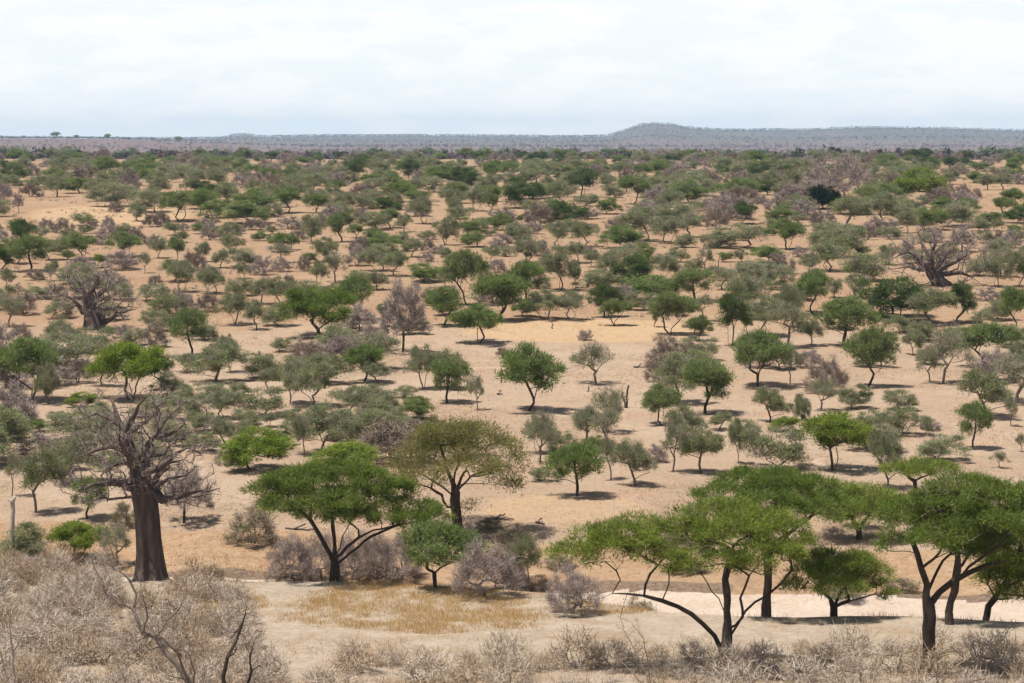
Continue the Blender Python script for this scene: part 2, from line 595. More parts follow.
# ------- catalogue: x, row of the foot, width, height in the photograph's pixels, kind
CAT = """
15 182 32 16 D;32 178 20 15 B;12 188 22 13 S;56 180 24 12 G;57 197 22 21 S;83 184 32 20 B;105 178 24 20 G;97 201 25 22 S;113 198 18 21 S;129 192 26 26 B
142 175 30 15 G;157 195 26 19 S;175 178 36 14 S;180 221 34 29 G;46 232 18 13 B;63 233 22 15 B;108 229 14 12 B;138 221 19 17 S;152 227 17 14 B
161 226 16 24 B;21 247 26 26 D;136 244 24 18 B;181 243 14 12 S;32 190 14 11 S;4 200 18 17 B;115 212 18 10 B;188 192 16 13 S;197 190 14 14 B;85 166 18 9 S
133 168 20 9 S;173 165 22 9 G;195 168 16 12 S;199 215 14 22 G;221 168 28 12 G;211 177 24 18 S;253 174 24 10 G;266 169 22 9 B;216 190 20 20 S;227 206 22 22 S
256 186 16 15 B;267 184 18 15 G;293 190 30 16 S;317 186 30 20 S;337 180 20 14 S;338 193 16 13 G;304 165 18 9 G;348 163 16 8 G;376 168 20 10 S
392 167 14 10 S;374 192 24 14 S;391 188 22 16 G;267 198 24 15 S;259 207 16 14 G;287 213 26 24 G;264 223 16 18 S;316 200 24 11 B;315 213 22 18 G;303 197 20 14 S
341 211 24 19 S;363 209 26 15 S;391 210 20 18 S;290 229 24 13 B;313 243 22 28 S;342 242 24 28 G;210 240 22 20 B;228 242 24 20 S;372 230 30 18 S;390 228 24 18 G
242 210 10 16 S;278 220 10 13 S;362 219 20 11 B;406 173 20 14 G;418 184 16 14 B;433 177 14 12 S;464 189 28 20 D;491 178 20 14 G;482 163 12 7 G;461 166 10 7 D
436 166 14 6 D;508 167 12 6 D;537 167 14 9 G;558 166 16 9 D;584 172 34 12 S;550 181 22 18 S;517 187 26 18 S;486 194 26 18 S;535 199 30 16 S
561 204 24 22 S;511 200 18 17 S;475 211 20 24 S;490 213 14 19 G;424 224 20 27 S;455 219 18 21 S;550 218 26 19 S;531 214 20 14 S;587 219 26 12 B;588 206 26 12 S
446 245 22 28 S;470 236 26 18 G;501 230 24 17 G;523 225 10 10 G;517 243 28 20 S;556 248 20 26 S;474 247 24 16 G;404 232 16 18 S;404 251 20 18 S;584 247 26 24 S
503 247 22 14 B;410 196 24 18 S;448 197 20 12 S;627 167 16 8 D;672 163 20 9 D;711 168 18 14 B;768 171 20 13 G;752 169 14 7 G;670 171 10 9 D;642 179 16 14 G
606 190 16 14 S;632 204 30 26 G;659 189 20 14 G;714 188 18 20 B;732 190 24 18 B;772 186 36 16 B;687 203 34 22 G;764 195 28 14 D;671 212 28 22 S;608 214 24 16 G
725 208 22 12 B;744 224 24 21 D;717 229 24 22 B;781 223 30 17 G;763 205 16 10 B;643 241 40 32 S;668 243 30 26 S;690 237 28 22 S;623 248 36 22 G;736 248 48 24 S
787 249 34 28 G;701 211 18 12 S;682 219 24 14 S;645 213 22 14 S;815 190 30 26 B;872 190 14 12 B;894 192 24 20 B;925 172 22 15 D;949 167 18 10 D
967 167 14 9 D;979 171 22 9 G;953 178 28 13 B;975 183 20 11 G;1001 177 30 10 S;1003 190 20 16 S;988 190 16 16 S;950 193 10 10 B;963 196 14 12 B;976 199 14 11 B
966 212 22 13 G;1004 214 20 16 G;1016 223 26 16 D;992 225 24 13 G;929 230 32 22 G;882 224 28 30 S;907 233 18 24 S;868 240 16 20 B;849 214 30 18 G;863 215 14 12 B
816 225 16 18 B;828 224 16 18 B;837 248 44 24 S;922 251 30 18 T;962 252 34 24 N;981 231 20 14 S;1010 248 24 18 B;31 271 34 34 G;16 264 22 22 S;49 260 20 20 S
82 259 30 24 G;68 263 12 12 G;126 257 30 23 G;101 245 22 14 B;158 258 16 19 S;175 262 18 23 G;145 273 12 20 T;181 292 26 30 S;52 281 14 20 S;2 272 18 22 D
6 288 14 20 S;18 294 12 16 B;9 327 28 30 T;187 315 24 24 B;155 301 28 18 S;165 315 34 22 S;157 331 30 20 S;155 285 14 10 B;36 299 28 12 S;202 262 14 20 S
231 253 22 18 S;262 275 22 26 B;221 268 16 18 S;213 294 24 26 S;242 279 16 16 S;238 296 28 18 S;278 306 28 28 S;262 304 22 26 S;235 325 28 32 S;257 330 22 28 S
207 312 24 20 B;318 287 18 26 S;289 288 14 20 B;303 271 16 26 B;279 252 20 18 G;291 250 12 14 G;325 262 24 24 S;360 320 26 42 G;335 301 28 18 S;379 271 32 24 S
357 266 24 22 B;394 276 26 24 S;377 290 22 18 S;387 327 20 24 G;381 253 34 20 G;527 263 26 26 S;467 305 38 52 G;422 282 36 18 G;501 321 48 44 G;443 326 32 38 G
478 343 46 36 G;526 301 32 38 G;560 290 36 42 S;576 288 12 26 D;545 319 34 28 S;571 320 30 28 S;497 273 18 14 B;492 262 16 16 S;447 262 16 14 S;604 317 30 32 D
428 253 18 16 B;412 257 20 18 S;575 263 24 20 S;593 267 16 16 S;607 282 22 28 S;638 288 44 30 D;670 281 22 24 S;676 262 22 14 S;705 271 16 22 T;696 302 38 32 G
652 300 52 24 G;693 271 20 12 S;671 335 36 42 G;654 327 14 20 G;616 326 26 26 G;729 345 30 50 D;745 336 12 22 G;748 318 40 42 S;763 336 36 38 S;792 327 22 42 S
768 263 32 18 G;752 284 34 20 S;777 289 36 24 S;758 273 36 14 S;704 321 20 24 T;694 333 18 14 S;727 281 16 12 S;740 262 12 12 S;842 257 44 30 S;828 271 34 28 S
863 281 44 28 S;890 265 22 20 S;899 319 62 42 D;931 325 44 34 S;957 323 30 38 D;813 314 36 40 G;836 298 20 20 S;857 298 24 24 S;875 316 14 20 S;843 346 48 46 G
995 287 24 28 S;1018 287 24 34 S;1016 332 30 42 G;1000 262 24 22 S;980 276 30 20 S;921 341 34 20 S;808 273 18 20 S;811 346 24 24 S;30 400 54 60 G;48 404 28 40 S
20 341 24 18 B;3 377 24 32 S;61 353 32 32 S;92 353 40 26 S;78 383 28 32 B;162 390 28 38 D;102 386 30 24 S;83 407 26 14 Y;85 441 60 32 S;123 341 18 18 B
192 356 34 46 G;37 432 20 14 G;157 416 40 20 S;216 382 44 36 S;231 372 20 36 S;268 391 24 22 S;290 403 22 40 S;316 406 44 42 S;262 416 50 28 S;220 419 34 28 S
214 401 36 18 S;363 382 34 36 G;377 384 28 22 S;378 409 44 24 S;352 417 36 30 S;326 452 52 46 S;374 420 36 22 S;245 425 28 16 S;269 427 16 14 S;424 389 28 42 S
448 389 40 38 S;447 403 36 42 G;478 410 18 34 T;527 411 54 62 G;502 358 12 14 B;596 384 36 40 T;587 441 32 32 T;538 453 26 36 S;415 421 36 24 G;697 361 38 24 S
678 404 44 48 S;705 414 52 50 G;663 425 36 38 G;685 449 36 42 S;758 387 52 54 G;790 385 20 40 T;770 422 36 34 S;738 463 18 44 S;785 431 24 14 Y;798 421 20 26 S
606 433 32 44 T;697 341 22 24 G;866 387 44 58 G;913 355 24 24 S;930 383 22 34 T;943 384 44 54 T;988 367 54 42 G;986 418 50 48 S;1018 373 20 30 S;821 411 28 32 T
856 409 34 24 S;872 433 36 24 S;904 435 44 28 S;973 448 32 44 G;1011 426 16 26 T;803 426 16 28 S;833 470 56 54 Y;888 488 34 60 S;999 468 16 16 T;1022 452 10 18 T
36 513 40 62 S;12 496 20 44 T;42 457 52 26 B;75 483 42 50 S;87 519 36 40 G;26 563 58 38 S;78 562 50 38 Y;65 486 22 36 B;124 526 26 28 P;118 566 32 42 T
258 470 68 40 Y;348 470 66 28 Y;224 446 26 28 S;243 438 26 18 S;225 465 20 20 B;305 456 18 40 T;369 445 52 36 S;540 463 30 50 T;542 481 22 14 S;577 496 52 50 G
588 443 30 34 T;607 448 28 36 T;635 486 36 46 S;611 480 24 40 T;673 472 30 48 T;701 473 44 42 S;776 469 58 42 S;525 588 34 54 S;437 589 68 64 G
595 452 22 16 G;770 490 40 24 S;184 523 54 56 N;405 398 20 12 S;240 396 22 14 S;300 430 40 20 S;205 432 36 20 S;184 404 30 18 S;60 318 30 20 S;120 300 26 18 S
190 420 34 24 S;205 452 30 20 S;180 446 30 22 S;240 452 26 18 S;280 446 28 20 S;400 444 40 26 S;395 428 30 20 S;345 440 40 26 S;420 446 34 24 S;100 430 40 26 S;125 452 44 28 S;165 440 36 24 S;70 470 36 26 S;105 482 40 30 S;150 470 40 28 S;170 395 30 22 S;60 425 22 14 S;185 372 24 18 S;140 372 26 20 S;205 340 28 18 S;110 320 30 18 S;135 345 24 16 S;800 300 24 16 S;780 310 20 16 S;815 285 24 16 S;960 345 28 18 S;1000 320 30 20 S;740 296 30 18 S;225 358 28 20 S;280 352 20 14 S;640 310 28 18 S;585 340 18 10 B;745 440 30 20 S;720 430 24 18 S;655 462 26 18 B;560 452 28 20 S;900 410 30 20 S;930 430 20 12 B
"""
LAND = {}       # landmarks by name: (u, row)
items = []      # every catalogued or scattered plant: dict
for tok in CAT.replace('\n', ';').split(';'):
    tok = tok.strip()
    if tok:
        x, y, w, h, k = tok.split()
        items.append(dict(u=float(x), row=float(y), w=float(w), h=float(h), k=k))

# special single plants of the far belt: kind key given directly
SPECIAL = [
    dict(u=824, row=209, w=34, h=23, k='K', label='nearly black round evergreen tree standing out on the orange far plain', name='evergreen_tree', lm='the black evergreen'),
    dict(u=845, row=197, w=62, h=42, k='W', label='big silvery leafless tree behind the black evergreen', name='bare_tree', lm='the big silvery tree'),
    dict(u=920, row=203, w=46, h=32, k='Y', label='yellow green umbrella tree with bare trunk on orange soil of far plain', name='umbrella_acacia', lm='the yellowish umbrella tree'),
    dict(u=357, row=177, w=28, h=19, k='D', label='small dark umbrella tree rising above the rear edge of the belt', name='umbrella_acacia', lm='the dark umbrella tree'),
    dict(u=585, row=197, w=31, h=27, k='D', label='dark dense tree with black stem in the middle of far belt', name='acacia_tree', lm='the dark far belt tree'),
    dict(u=19, row=213, w=12, h=20, k='N', label='small leafless dead tree alone at the left of the far belt', name='bare_tree', lm='the small dead tree'),
    dict(u=403, row=352, w=50, h=72, k='N', label='tall grey leafless tree with straight dark trunk on the clearing edge', name='bare_tree', lm='the grey bare tree'),
    dict(u=319, row=337, w=68, h=47, k='H2', label='wide dark green acacia with broad shadow left of the tall grey bare tree', name='umbrella_acacia', lm='the wide dark acacia'),
    dict(u=131, row=399, w=58, h=54, k='Y', label='acacia with vivid green crown just behind the big baobab', name='acacia_tree', lm='the vivid green acacia'),
]
for d in SPECIAL:
    LAND[d['lm']] = (d['u'], d['row'] - d['h'] * .4)
    items.append(d)
BUILT_LM = {
    'the big baobab': (145, 520), 'the left baobab': (94, 305), 'the right-hand baobab': (940, 270),
    'the olive tree': (455, 475), 'the big river acacia': (330, 505), 'the fallen dead tree': (259, 362),
}
LAND.update(BUILT_LM)
# more landmarks taken from the catalogue itself (label given here)
NAMED = {
    (527, 411): ('round topped acacia on three thin stems alone in the pale clearing', 'the three stemmed acacia'),
    (758, 387): ('full rounded green acacia on black trunk right of the pale clearing', 'the full rounded acacia'),
    (866, 387): ('pale green upright acacia on single stem in the right clearing', 'the pale upright acacia'),
    (833, 470): ('bright feathery acacia with flat crown and many thin stems at far riverbank', 'the bright feathery acacia'),
    (577, 496): ('neat rounded acacia with single trunk and dark shadow near the riverbank', 'the neat rounded acacia'),
    (899, 319): ('dark flat umbrella acacia in front of the right-hand baobab', 'the dark flat umbrella'),
    (729, 345): ('dark tall acacia with blackish leafy stem at the clearing rear edge', 'the tall dark acacia'),
    (843, 346): ('dome shaped green acacia on several stems at rear of right clearing', 'the dome shaped acacia'),
    (501, 321): ('vase shaped green acacia on forked trunk behind the clearing', 'the vase shaped acacia'),
    (30, 400): ('tall acacia with forked slanting stems at the left edge of the plain', 'the forked acacia'),
    (180, 221): ('bright green acacia with black shadow in the left far belt', 'the bright far acacia'),
    (287, 213): ('round deep green acacia on orange soil inside the far belt', 'the round far acacia'),
    (632, 204): ('large green acacia with spreading top in the far belt', 'the large far acacia'),
    (744, 224): ('dark rounded acacia standing before leafless bushes in far belt', 'the dark rounded acacia'),
    (467, 305): ('tall acacia with long bare trunk and airy green top', 'the long trunked acacia'),
    (973, 448): ('small rounded acacia on one thin stem in the open right clearing', 'the lone small acacia'),
    (437, 589): ('small umbrella acacia with bent dark trunk among grey shrubs by the river', 'the bent river acacia'),
    (21, 247): ('dark shaggy evergreen at the left edge behind lighter acacias', 'the shaggy evergreen'),
    (671, 335): ('green acacia with fluted pale stems on the golden grass edge', 'the fluted acacia'),
    (360, 320): ('upright leafy acacia behind the tall grey bare tree', 'the upright leafy acacia'),
}
for it in items:
    nm = NAMED.get((int(it['u']), int(it['row'])))
    if nm and 'label' not in it:
        it['label'], it['lm'] = nm
        LAND[nm[1]] = (it['u'], it['row'] - it['h'] * .4)

# ------- fill the far belt between the catalogued plants
def free(u, row, w, lst, k=.34):
    for q in lst:
        if abs(q['u'] - u) < (q['w'] + w) * k and abs(q['row'] - row) < 2.2 + (row - 155) * .045:
            return False
    return True


fr = random.Random(21)
fill = 0
for _ in range(9000):
    if fill >= 330:
        break
    row = 158.0 + 70 * fr.random() ** 1.6
    u = fr.uniform(-14, 1038)
    if u < 200 and 196 < row < 238 and fr.random() < .85:
        continue
    if u > 840 and 188 < row < 205 and fr.random() < .9:
        continue
    hh = (9.5 + (row - 158) * .2) * fr.uniform(.75, 1.25)
    w = hh * fr.uniform(1.25, 1.95)
    if not free(u, row, w, items):
        continue
    k = fr.choices(['S', 'G', 'D', 'B'], [5, 3, .8, 3.2])[0]
    items.append(dict(u=u, row=row, w=w, h=hh, k=k))
    fill += 1

n2 = 0
for _ in range(6000):
    if n2 >= 175:
        break
    row = 226 + 250 * fr.random() ** 1.7
    u = fr.uniform(-8, 1032)
    if row > 345 and 400 < u < 660 and row < 430:
        continue
    if row > 400 and fr.random() < .45:
        continue
    if (abs(u - 94) < 42 and 300 < row < 352) or (abs(u - 940) < 46 and 270 < row < 318):
        continue
    if 318 < row < 348 and 430 < u < 720:
        continue
    hh = (row - 139) * fr.uniform(.075, .16)
    w = hh * fr.uniform(1.2, 2.0)
    if not free(u, row, w, items, .3):
        continue
    k = fr.choices(['S', 'B', 'T', 'G'], [3.2, 3.4, .7, .7])[0]
    items.append(dict(u=u, row=row, w=w, h=hh * (1.3 if k == 'T' else 1), k=k))
    n2 += 1

# ------- labels
ONES = ['', 'first', 'second', 'third', 'fourth', 'fifth', 'sixth', 'seventh', 'eighth', 'ninth', 'tenth', 'eleventh', 'twelfth', 'thirteenth', 'fourteenth', 'fifteenth',
        'sixteenth', 'seventeenth', 'eighteenth', 'nineteenth']
TENS = {20: 'twent', 30: 'thirt', 40: 'fort', 50: 'fift'}


def ordinal(i):
    """1 -> first"""
    if i < 20:
        return ONES[i]
    t = TENS[i // 10 * 10]
    return t + ('ieth' if i % 10 == 0 else 'y-' + ONES[i % 10])


COL = {'G': 'green', 'S': 'greyish', 'D': 'dark', 'Y': 'vivid', 'T': 'sparse greyish', 'K': 'black green', 'B': 'leafless', 'N': 'twiggy brown', 'P': 'tangled brown', 'H2': 'deep green', 'V': 'purplish', 'W': 'silvery'}
KINDN = {'G': ('acacia_tree', 'acacia', 'tree'), 'S': ('thorn_tree', 'thorn tree', 'tree'), 'D': ('acacia_tree', 'acacia', 'tree'), 'Y': ('acacia_tree', 'acacia', 'tree'),
         'T': ('sparse_thorn_tree', 'thorn tree', 'tree'), 'K': ('evergreen_tree', 'evergreen', 'tree'), 'B': ('leafless_shrub', 'shrub', 'shrub'), 'N': ('bare_tree', 'bare tree', 'tree'),
         'P': ('leafless_shrub', 'shrub', 'shrub'), 'H2': ('umbrella_acacia', 'umbrella acacia', 'tree'), 'V': ('leafless_shrub', 'shrub', 'shrub'), 'W': ('bare_tree', 'bare tree', 'tree')}
GROUPS = {'acacia_tree': 'green acacias on the plain', 'thorn_tree': 'grey green thorn trees on the plain', 'leafless_shrub': 'leafless shrubs on the plain', 'thorn_bush': 'low thorn bushes on the plain', 'bare_tree': 'leafless trees on the plain',
          'umbrella_acacia': 'umbrella acacias', 'evergreen_tree': 'evergreens on the plain', 'sparse_thorn_tree': 'sparse thorn trees on the plain'}
used = {}


def auto_label(it):
    u, v = it['u'], it['row'] - it['h'] * .4
    best, bd = None, 1e9
    for n, (lu, lv) in LAND.items():
        if n == it.get('lm'):
            continue
        s = max(.25, (v - 139) / 200)              # rows crowd together towards the horizon
        d = math.hypot(u - lu, (v - lv) / s * 1.2)
        if d < bd:
            best, bd = n, d
    lu, lv = LAND[best]
    du, dv = u - lu, (v - lv) * 2.0
    if abs(du) > 2.2 * abs(dv):
        w = 'left of' if du < 0 else 'right of'
    elif abs(dv) > 2.2 * abs(du):
        w = 'behind' if dv < 0 else 'in front of'
    else:
        w = ('behind and ' if dv < 0 else 'before and ') + ('left of' if du < 0 else 'right of')
    asp = it['h'] / it['w']
    ex = (it['row'] - 139) * .22 if it['row'] > 230 else 10 + (it['row'] - 155) * .16
    size = 'slender' if asp > 1.25 else ('low' if asp < .62 else ('large' if it['h'] > ex * 1.15 else ('small' if it['h'] < ex * .75 else 'rounded')))
    it['lab'] = (f"{size} {COL[it['k']]} {('bush' if it['k'] == 'S' and asp < .62 else KINDN[it['k']][1])}", f"{w} {best}", bd)


for it in items:
    if 'label' not in it:
        auto_label(it)
        used.setdefault(it['lab'][:2], []).append(it)
for (a, b), lst in used.items():
    lst.sort(key=lambda t: t['lab'][2])
    for i, it in enumerate(lst):
        if len(lst) == 1:
            it['label'] = f"{a} {b}"
        elif i == 0:
            it['label'] = f"nearest {a} {b}"
        else:
            it['label'] = f"{ordinal(i + 1)} {a} {b}"

# ------- a custom wide umbrella kind for the dark acacia of the clearing edge
make_acacia('H2h', 400, 'H2', 'twig_brown', W=8, H=5.4, trunk=.22, flat=.6, stems=1, nl=11, nleaf=16000, ntwig=400, llen=.36, lwid=.085)

pr = random.Random(5)
for it in items:
    p = hit(it['u'], it['row'], 178 if it['row'] < 560 else 62)
    mpp = p[1] / F
    w, h = it['w'] * mpp, it['h'] * mpp
    if it['k'] == 'B':
        h = min(h, w * .95)
    k = it['k']
    if k in 'GSDY':
        key = k + ('l' if it['h'] / it['w'] < .74 else 'h')
    elif k in ('T', 'K', 'H2'):
        key = k + 'h'
    else:
        key = k
    pr_ = PROTO[key][pr.randrange(len(PROTO[key]))]
    sx = w / pr_[2] * 1.16
    sz = h / pr_[3] * 1.06
    name, _, cat = KINDN[k]
    if k == 'S' and it['h'] / it['w'] < .62:
        name = 'thorn_bush'
    if 'name' in it:
        name = it['name']
    o = place(name, pr_, p, pr.uniform(0, 6.283), (sx, sx * pr.uniform(.85, 1.15), sz), tilt=.09)
    tag(o, it['label'], cat, GROUPS[name])


# ------------------------------------------------------------------ single large plants, laid out by limbs and lobes
def hero(name, label, cat, base, Y, limbs, lobes, leaf, twig, bark, rb, rt, nleaf, ncl, ntw, llen, lwid, spread=.3, group=None, seed=1, fill_depth=True, ext=None, low=-.35, smax=10, flare=.35):
    """base (u,row) at distance Y; limbs: polylines of (u,row,dy); lobes: (u,row,rx,rz,dy) in pixels at Y, dy in metres"""
    rng = np.random.default_rng(seed)
    if Y is None:
        Y = hit(*base)[1]
    g = at_depth(base[0], Y)
    mpp = Y / F
    b0 = base[1]

    def loc(u, row, dy=0.0):
        return np.array([(u - base[0]) * mpp, dy, (b0 - row) * mpp])
    sk = Skel()
    for L in limbs:
        pts = [loc(*p) for p in L]
        dense = [pts[0]]
        for a, b in zip(pts[:-1], pts[1:]):
            n = max(1, int(np.linalg.norm(b - a) / .55))
            for i in range(1, n + 1):
                q = a + (b - a) * i / n
                if i < n:
                    q = q + rng.normal(size=3) * .055
                dense.append(q)
        if sk.P:
            sk.path(dense[1:], int(np.argmin(np.linalg.norm(np.array(sk.P) - dense[0], axis=1))))
        else:
            dense[0] = dense[0] - np.array([0, 0, .4])
            sk.path(dense)
    sk.low = .25 * max(p[2] for p in sk.P)
    lb = [(loc(u, r, dy), rx * mpp, rz * mpp) for u, r, rx, rz, dy in lobes]
    cl, own = lobes_to_clumps(lb, ncl, rng, low)
    for c, rx, rz in lb:
        sk.reach(c - np.array([0, 0, rz * .6]), rng, .5, .07, .08)
    sub = cl[rng.permutation(len(cl))[: min(len(cl), 170)]]
    for t in sub[np.argsort(np.linalg.norm(sub, axis=1))]:
        sk.reach(t, rng, .5, .09, .05)
    R = sk.radii(rb, rt)
    z = np.array(sk.P)[:, 2]
    R = R * rng.uniform(.9, 1.13, len(R))
    R = R * (1 + flare * np.clip(1 - z / 1.2, 0, 1) ** 2 * (R > rb * .4))
    lv = leaf_cloud(cl, own, lb, nleaf, spread, llen, lwid, rng) if nleaf else None
    tv = twig_cloud(np.array(sub), ntw, .6, .022, rng, np.array([0, 0, z.max() * .4])) if ntw else None
    pair = build_pair(name, sk, R, lv, tv, leaf, twig, bark, 4, smax)
    o = place(name, pair, g, 0, (1, 1, 1))
    return tag(o, label, cat, group)


# near right acacia with the long low bough
hero('umbrella_acacia', 'near umbrella acacia with a long low bough stretching left over dry brush', 'tree', (728, 670), None,
     [[(728, 672, 0), (727, 655, 0), (730, 640, 0), (731, 620, .3), (730, 590, .5), (731, 568, .6), (735, 550, .6)],
      [(727, 650, 0), (717, 634, -.2), (705, 621, -.5), (693, 610, -.7), (679, 602, -.8), (663, 596, -.8), (645, 591, -.8), (628, 589, -.8), (613, 589, -.7), (602, 594, -.7)],
      [(619, 589, -.8), (621, 575, -.7), (617, 566, -.7), (606, 557, -.6)],
      [(623, 590, -.8), (623, 604, -.9), (621, 614, -.9), (625, 623, -.9)],
      [(640, 591, -.8), (652, 572, .2), (668, 556, .8)],
      [(733, 640, 0), (741, 624, .2), (749, 611, .4), (759, 602, .5), (771, 596, .6), (785, 584, .7), (797, 570, .8)],
      [(731, 618, .3), (723, 600, 1.0), (712, 586, 1.6), (704, 566, 2.0)],
      [(733, 632, 0), (744, 612, -1.0), (740, 590, -1.8), (748, 566, -2.2), (760, 548, -2.4)]],
     [(575, 552, 26, 15, -.6), (598, 538, 32, 18, -.3), (625, 534, 34, 19, -1.2), (648, 548, 28, 16, .4), (612, 552, 34, 14, 1.4), (640, 528, 26, 12, 1.6),
      (682, 540, 34, 17, 1.8), (700, 522, 36, 18, .2), (728, 514, 38, 15, 1.8), (735, 524, 40, 18, -1.6), (762, 520, 38, 16, .2), (785, 532, 32, 17, 1.0),
      (800, 545, 22, 12, .2), (706, 548, 28, 13, -2.6), (765, 545, 36, 15, -2.4), (738, 542, 36, 13, 2.8), (668, 555, 22, 10, -1.6), (756, 562, 22, 9, -.6), (690, 568, 18, 8, 1.0), (790, 558, 20, 9, 1.8)],
     'H', 'twig_brown', 'bark_dark', .34, .014, 56000, 760, 2600, .25, .05, .23, 'umbrella acacias', 11)

# near right-edge acacia
hero('umbrella_acacia', 'tall near acacia with rough grey trunk at the right edge of the dry brush', 'tree', (934, 674), None,
     [[(933, 675, 0), (935, 640, 0), (934, 605, 0), (932, 582, 0), (926, 566, 0), (921, 550, -.2), (915, 535, -.3)],
      [(935, 606, 0), (945, 591, .2), (960, 580, .4), (980, 570, .5), (1000, 563, .5), (1026, 553, .4)],
      [(934, 592, 0), (941, 576, .5), (951, 561, 1.0), (966, 549, 1.5), (978, 533, 1.8)],
      [(927, 566, 0), (935, 553, -1.0), (948, 544, -1.6), (962, 528, -2.0)],
      [(960, 580, .4), (972, 562, -.6), (990, 545, -1.2), (1005, 528, -1.6)]],
     [(912, 528, 26, 16, -.3), (925, 508, 34, 18, .6), (945, 492, 36, 16, -1.0), (972, 488, 38, 16, .8), (1002, 492, 36, 16, -.6), (1030, 500, 36, 18, .6), (960, 512, 40, 18, 2.4),
      (990, 515, 38, 16, -2.6), (1020, 522, 36, 16, 2.2), (940, 524, 30, 14, -2.4), (1040, 520, 30, 16, -1.6), (908, 512, 20, 11, 1.6), (975, 532, 26, 10, .4), (1010, 538, 24, 10, .4), (1050, 510, 30, 16, .8), (900, 544, 18, 10, .5), (1002, 556, 26, 11, 1.4), (1030, 548, 28, 13, -.8), (975, 552, 18, 8, 1.8), (950, 540, 18, 8, -1.4), (1045, 562, 22, 10, .8)],
     'H2', 'twig_brown', 'bark_dark', .33, .014, 56000, 760, 2200, .25, .05, .23, 'umbrella acacias', 12)
# behind it
hero('acacia_tree', 'slim dark acacia stem half hidden behind the near right-edge acacia', 'tree', (955, 642), 150,
     [[(952, 650, 0), (956, 620, 0), (961, 596, 0), (963, 575, 0), (960, 555, 0)], [(962, 590, 0), (975, 570, .3), (988, 556, .3)]],
     [(960, 545, 28, 12, 0), (985, 540, 30, 14, 1.2), (1000, 552, 24, 11, -.6), (944, 552, 20, 9, .8), (975, 558, 20, 8, -1.2)],
     'H2', 'twig_brown', 'bark_dark', .24, .014, 16000, 120, 400, .27, .055, .34, 'green acacias on the plain', 13)
hero('acacia_tree', 'leaning acacia with bright foliage at right edge above the river sand', 'tree', (990, 628), 153,
     [[(987, 636, 0), (993, 618, 0), (1001, 600, 0), (1010, 585, 0)]],
     [(1000, 568, 20, 10, .6), (1016, 562, 24, 11, -.6), (1008, 578, 24, 11, 0), (1026, 572, 28, 12, .8), (1018, 590, 22, 9, -1), (1045, 580, 26, 12, 0), (995, 582, 15, 8, .4)],
     'H', 'twig_brown', 'bark_dark', .2, .014, 15000, 100, 300, .27, .055, .34, 'green acacias on the plain', 14)
# tree at the edge of the river bed
hero('acacia_tree', 'broad low acacia with arching boughs standing against the pale river sand', 'tree', (838, 614), 153.0,
     [[(838, 622, 0), (838, 605, 0), (834, 596, 0), (824, 585, 0), (812, 575, .2)], [(838, 603, 0), (846, 590, .5), (856, 578, .8)], [(838, 604, 0), (860, 594, -.8), (878, 588, -1.0), (888, 594, -1)]],
     [(812, 572, 22, 12, 0), (832, 562, 28, 13, .8), (855, 560, 28, 13, -.8), (876, 572, 22, 13, .2), (845, 575, 30, 13, 2.2), (838, 578, 28, 11, -2.0), (802, 586, 14, 10, .4), (886, 588, 13, 12, -.4), (862, 584, 20, 10, 1.4)],
     'H', 'twig_brown', 'bark_dark', .22, .013, 28000, 340, 900, .25, .05, .23, 'green acacias on the plain', 15)
hero('umbrella_acacia', 'dark stemmed umbrella acacia rising behind the near acacia with the low bough', 'tree', (770, 612), 153.2,
     [[(770, 616, 0), (770, 590, 0), (771, 560, 0), (769, 535, 0)], [(770, 550, 0), (752, 525, .5), (735, 510, .6)], [(770, 545, 0), (795, 522, -.5), (815, 506, -.5)]],
     [(725, 490, 30, 14, 0), (752, 480, 34, 14, 1.4), (785, 476, 36, 14, 0), (815, 486, 32, 14, 1.2), (840, 500, 24, 13, -.2), (770, 492, 38, 14, -2.4), (805, 500, 34, 13, -2.2), (745, 502, 30, 12, -1.8), (790, 492, 36, 13, 3.0)],
     'H2', 'twig_brown', 'bark_dark', .27, .014, 38000, 460, 1400, .26, .052, .25, 'umbrella acacias', 16)
hero('acacia_tree', 'low wide green acacia on the far riverbank with its shadow on bare earth', 'tree', (862, 548), 206,
     [[(862, 550, 0), (862, 535, 0), (852, 522, 0)], [(862, 536, 0), (878, 520, .6), (890, 512, .6)]],
     [(822, 515, 22, 11, 0), (845, 504, 26, 12, 1.2), (872, 505, 28, 12, -.8), (895, 515, 24, 12, .2), (860, 518, 30, 11, 2.2), (855, 524, 26, 10, -2), (905, 527, 14, 9, .5)],
     'H', 'twig_brown', 'bark_dark', .24, .014, 22000, 160, 500, .3, .07, .4, 'green acacias on the plain', 17)
hero('umbrella_acacia', 'small flat topped umbrella acacia with open Y fork on the far bank', 'tree', (918, 497), 222,
     [[(919, 498, 0), (919, 484, 0), (918, 478, 0)], [(918, 479, 0), (908, 472, .3), (900, 468, .3)], [(918, 479, 0), (930, 472, -.3), (938, 467, -.3)]],
     [(900, 466, 14, 5, 0), (918, 463, 16, 5, 1), (938, 464, 16, 5, -.4), (920, 466, 18, 5, -1.6), (952, 468, 11, 5, .3)],
     'H', 'twig_brown', 'bark_dark', .2, .014, 9000, 110, 300, .28, .07, .32, 'umbrella acacias', 18)
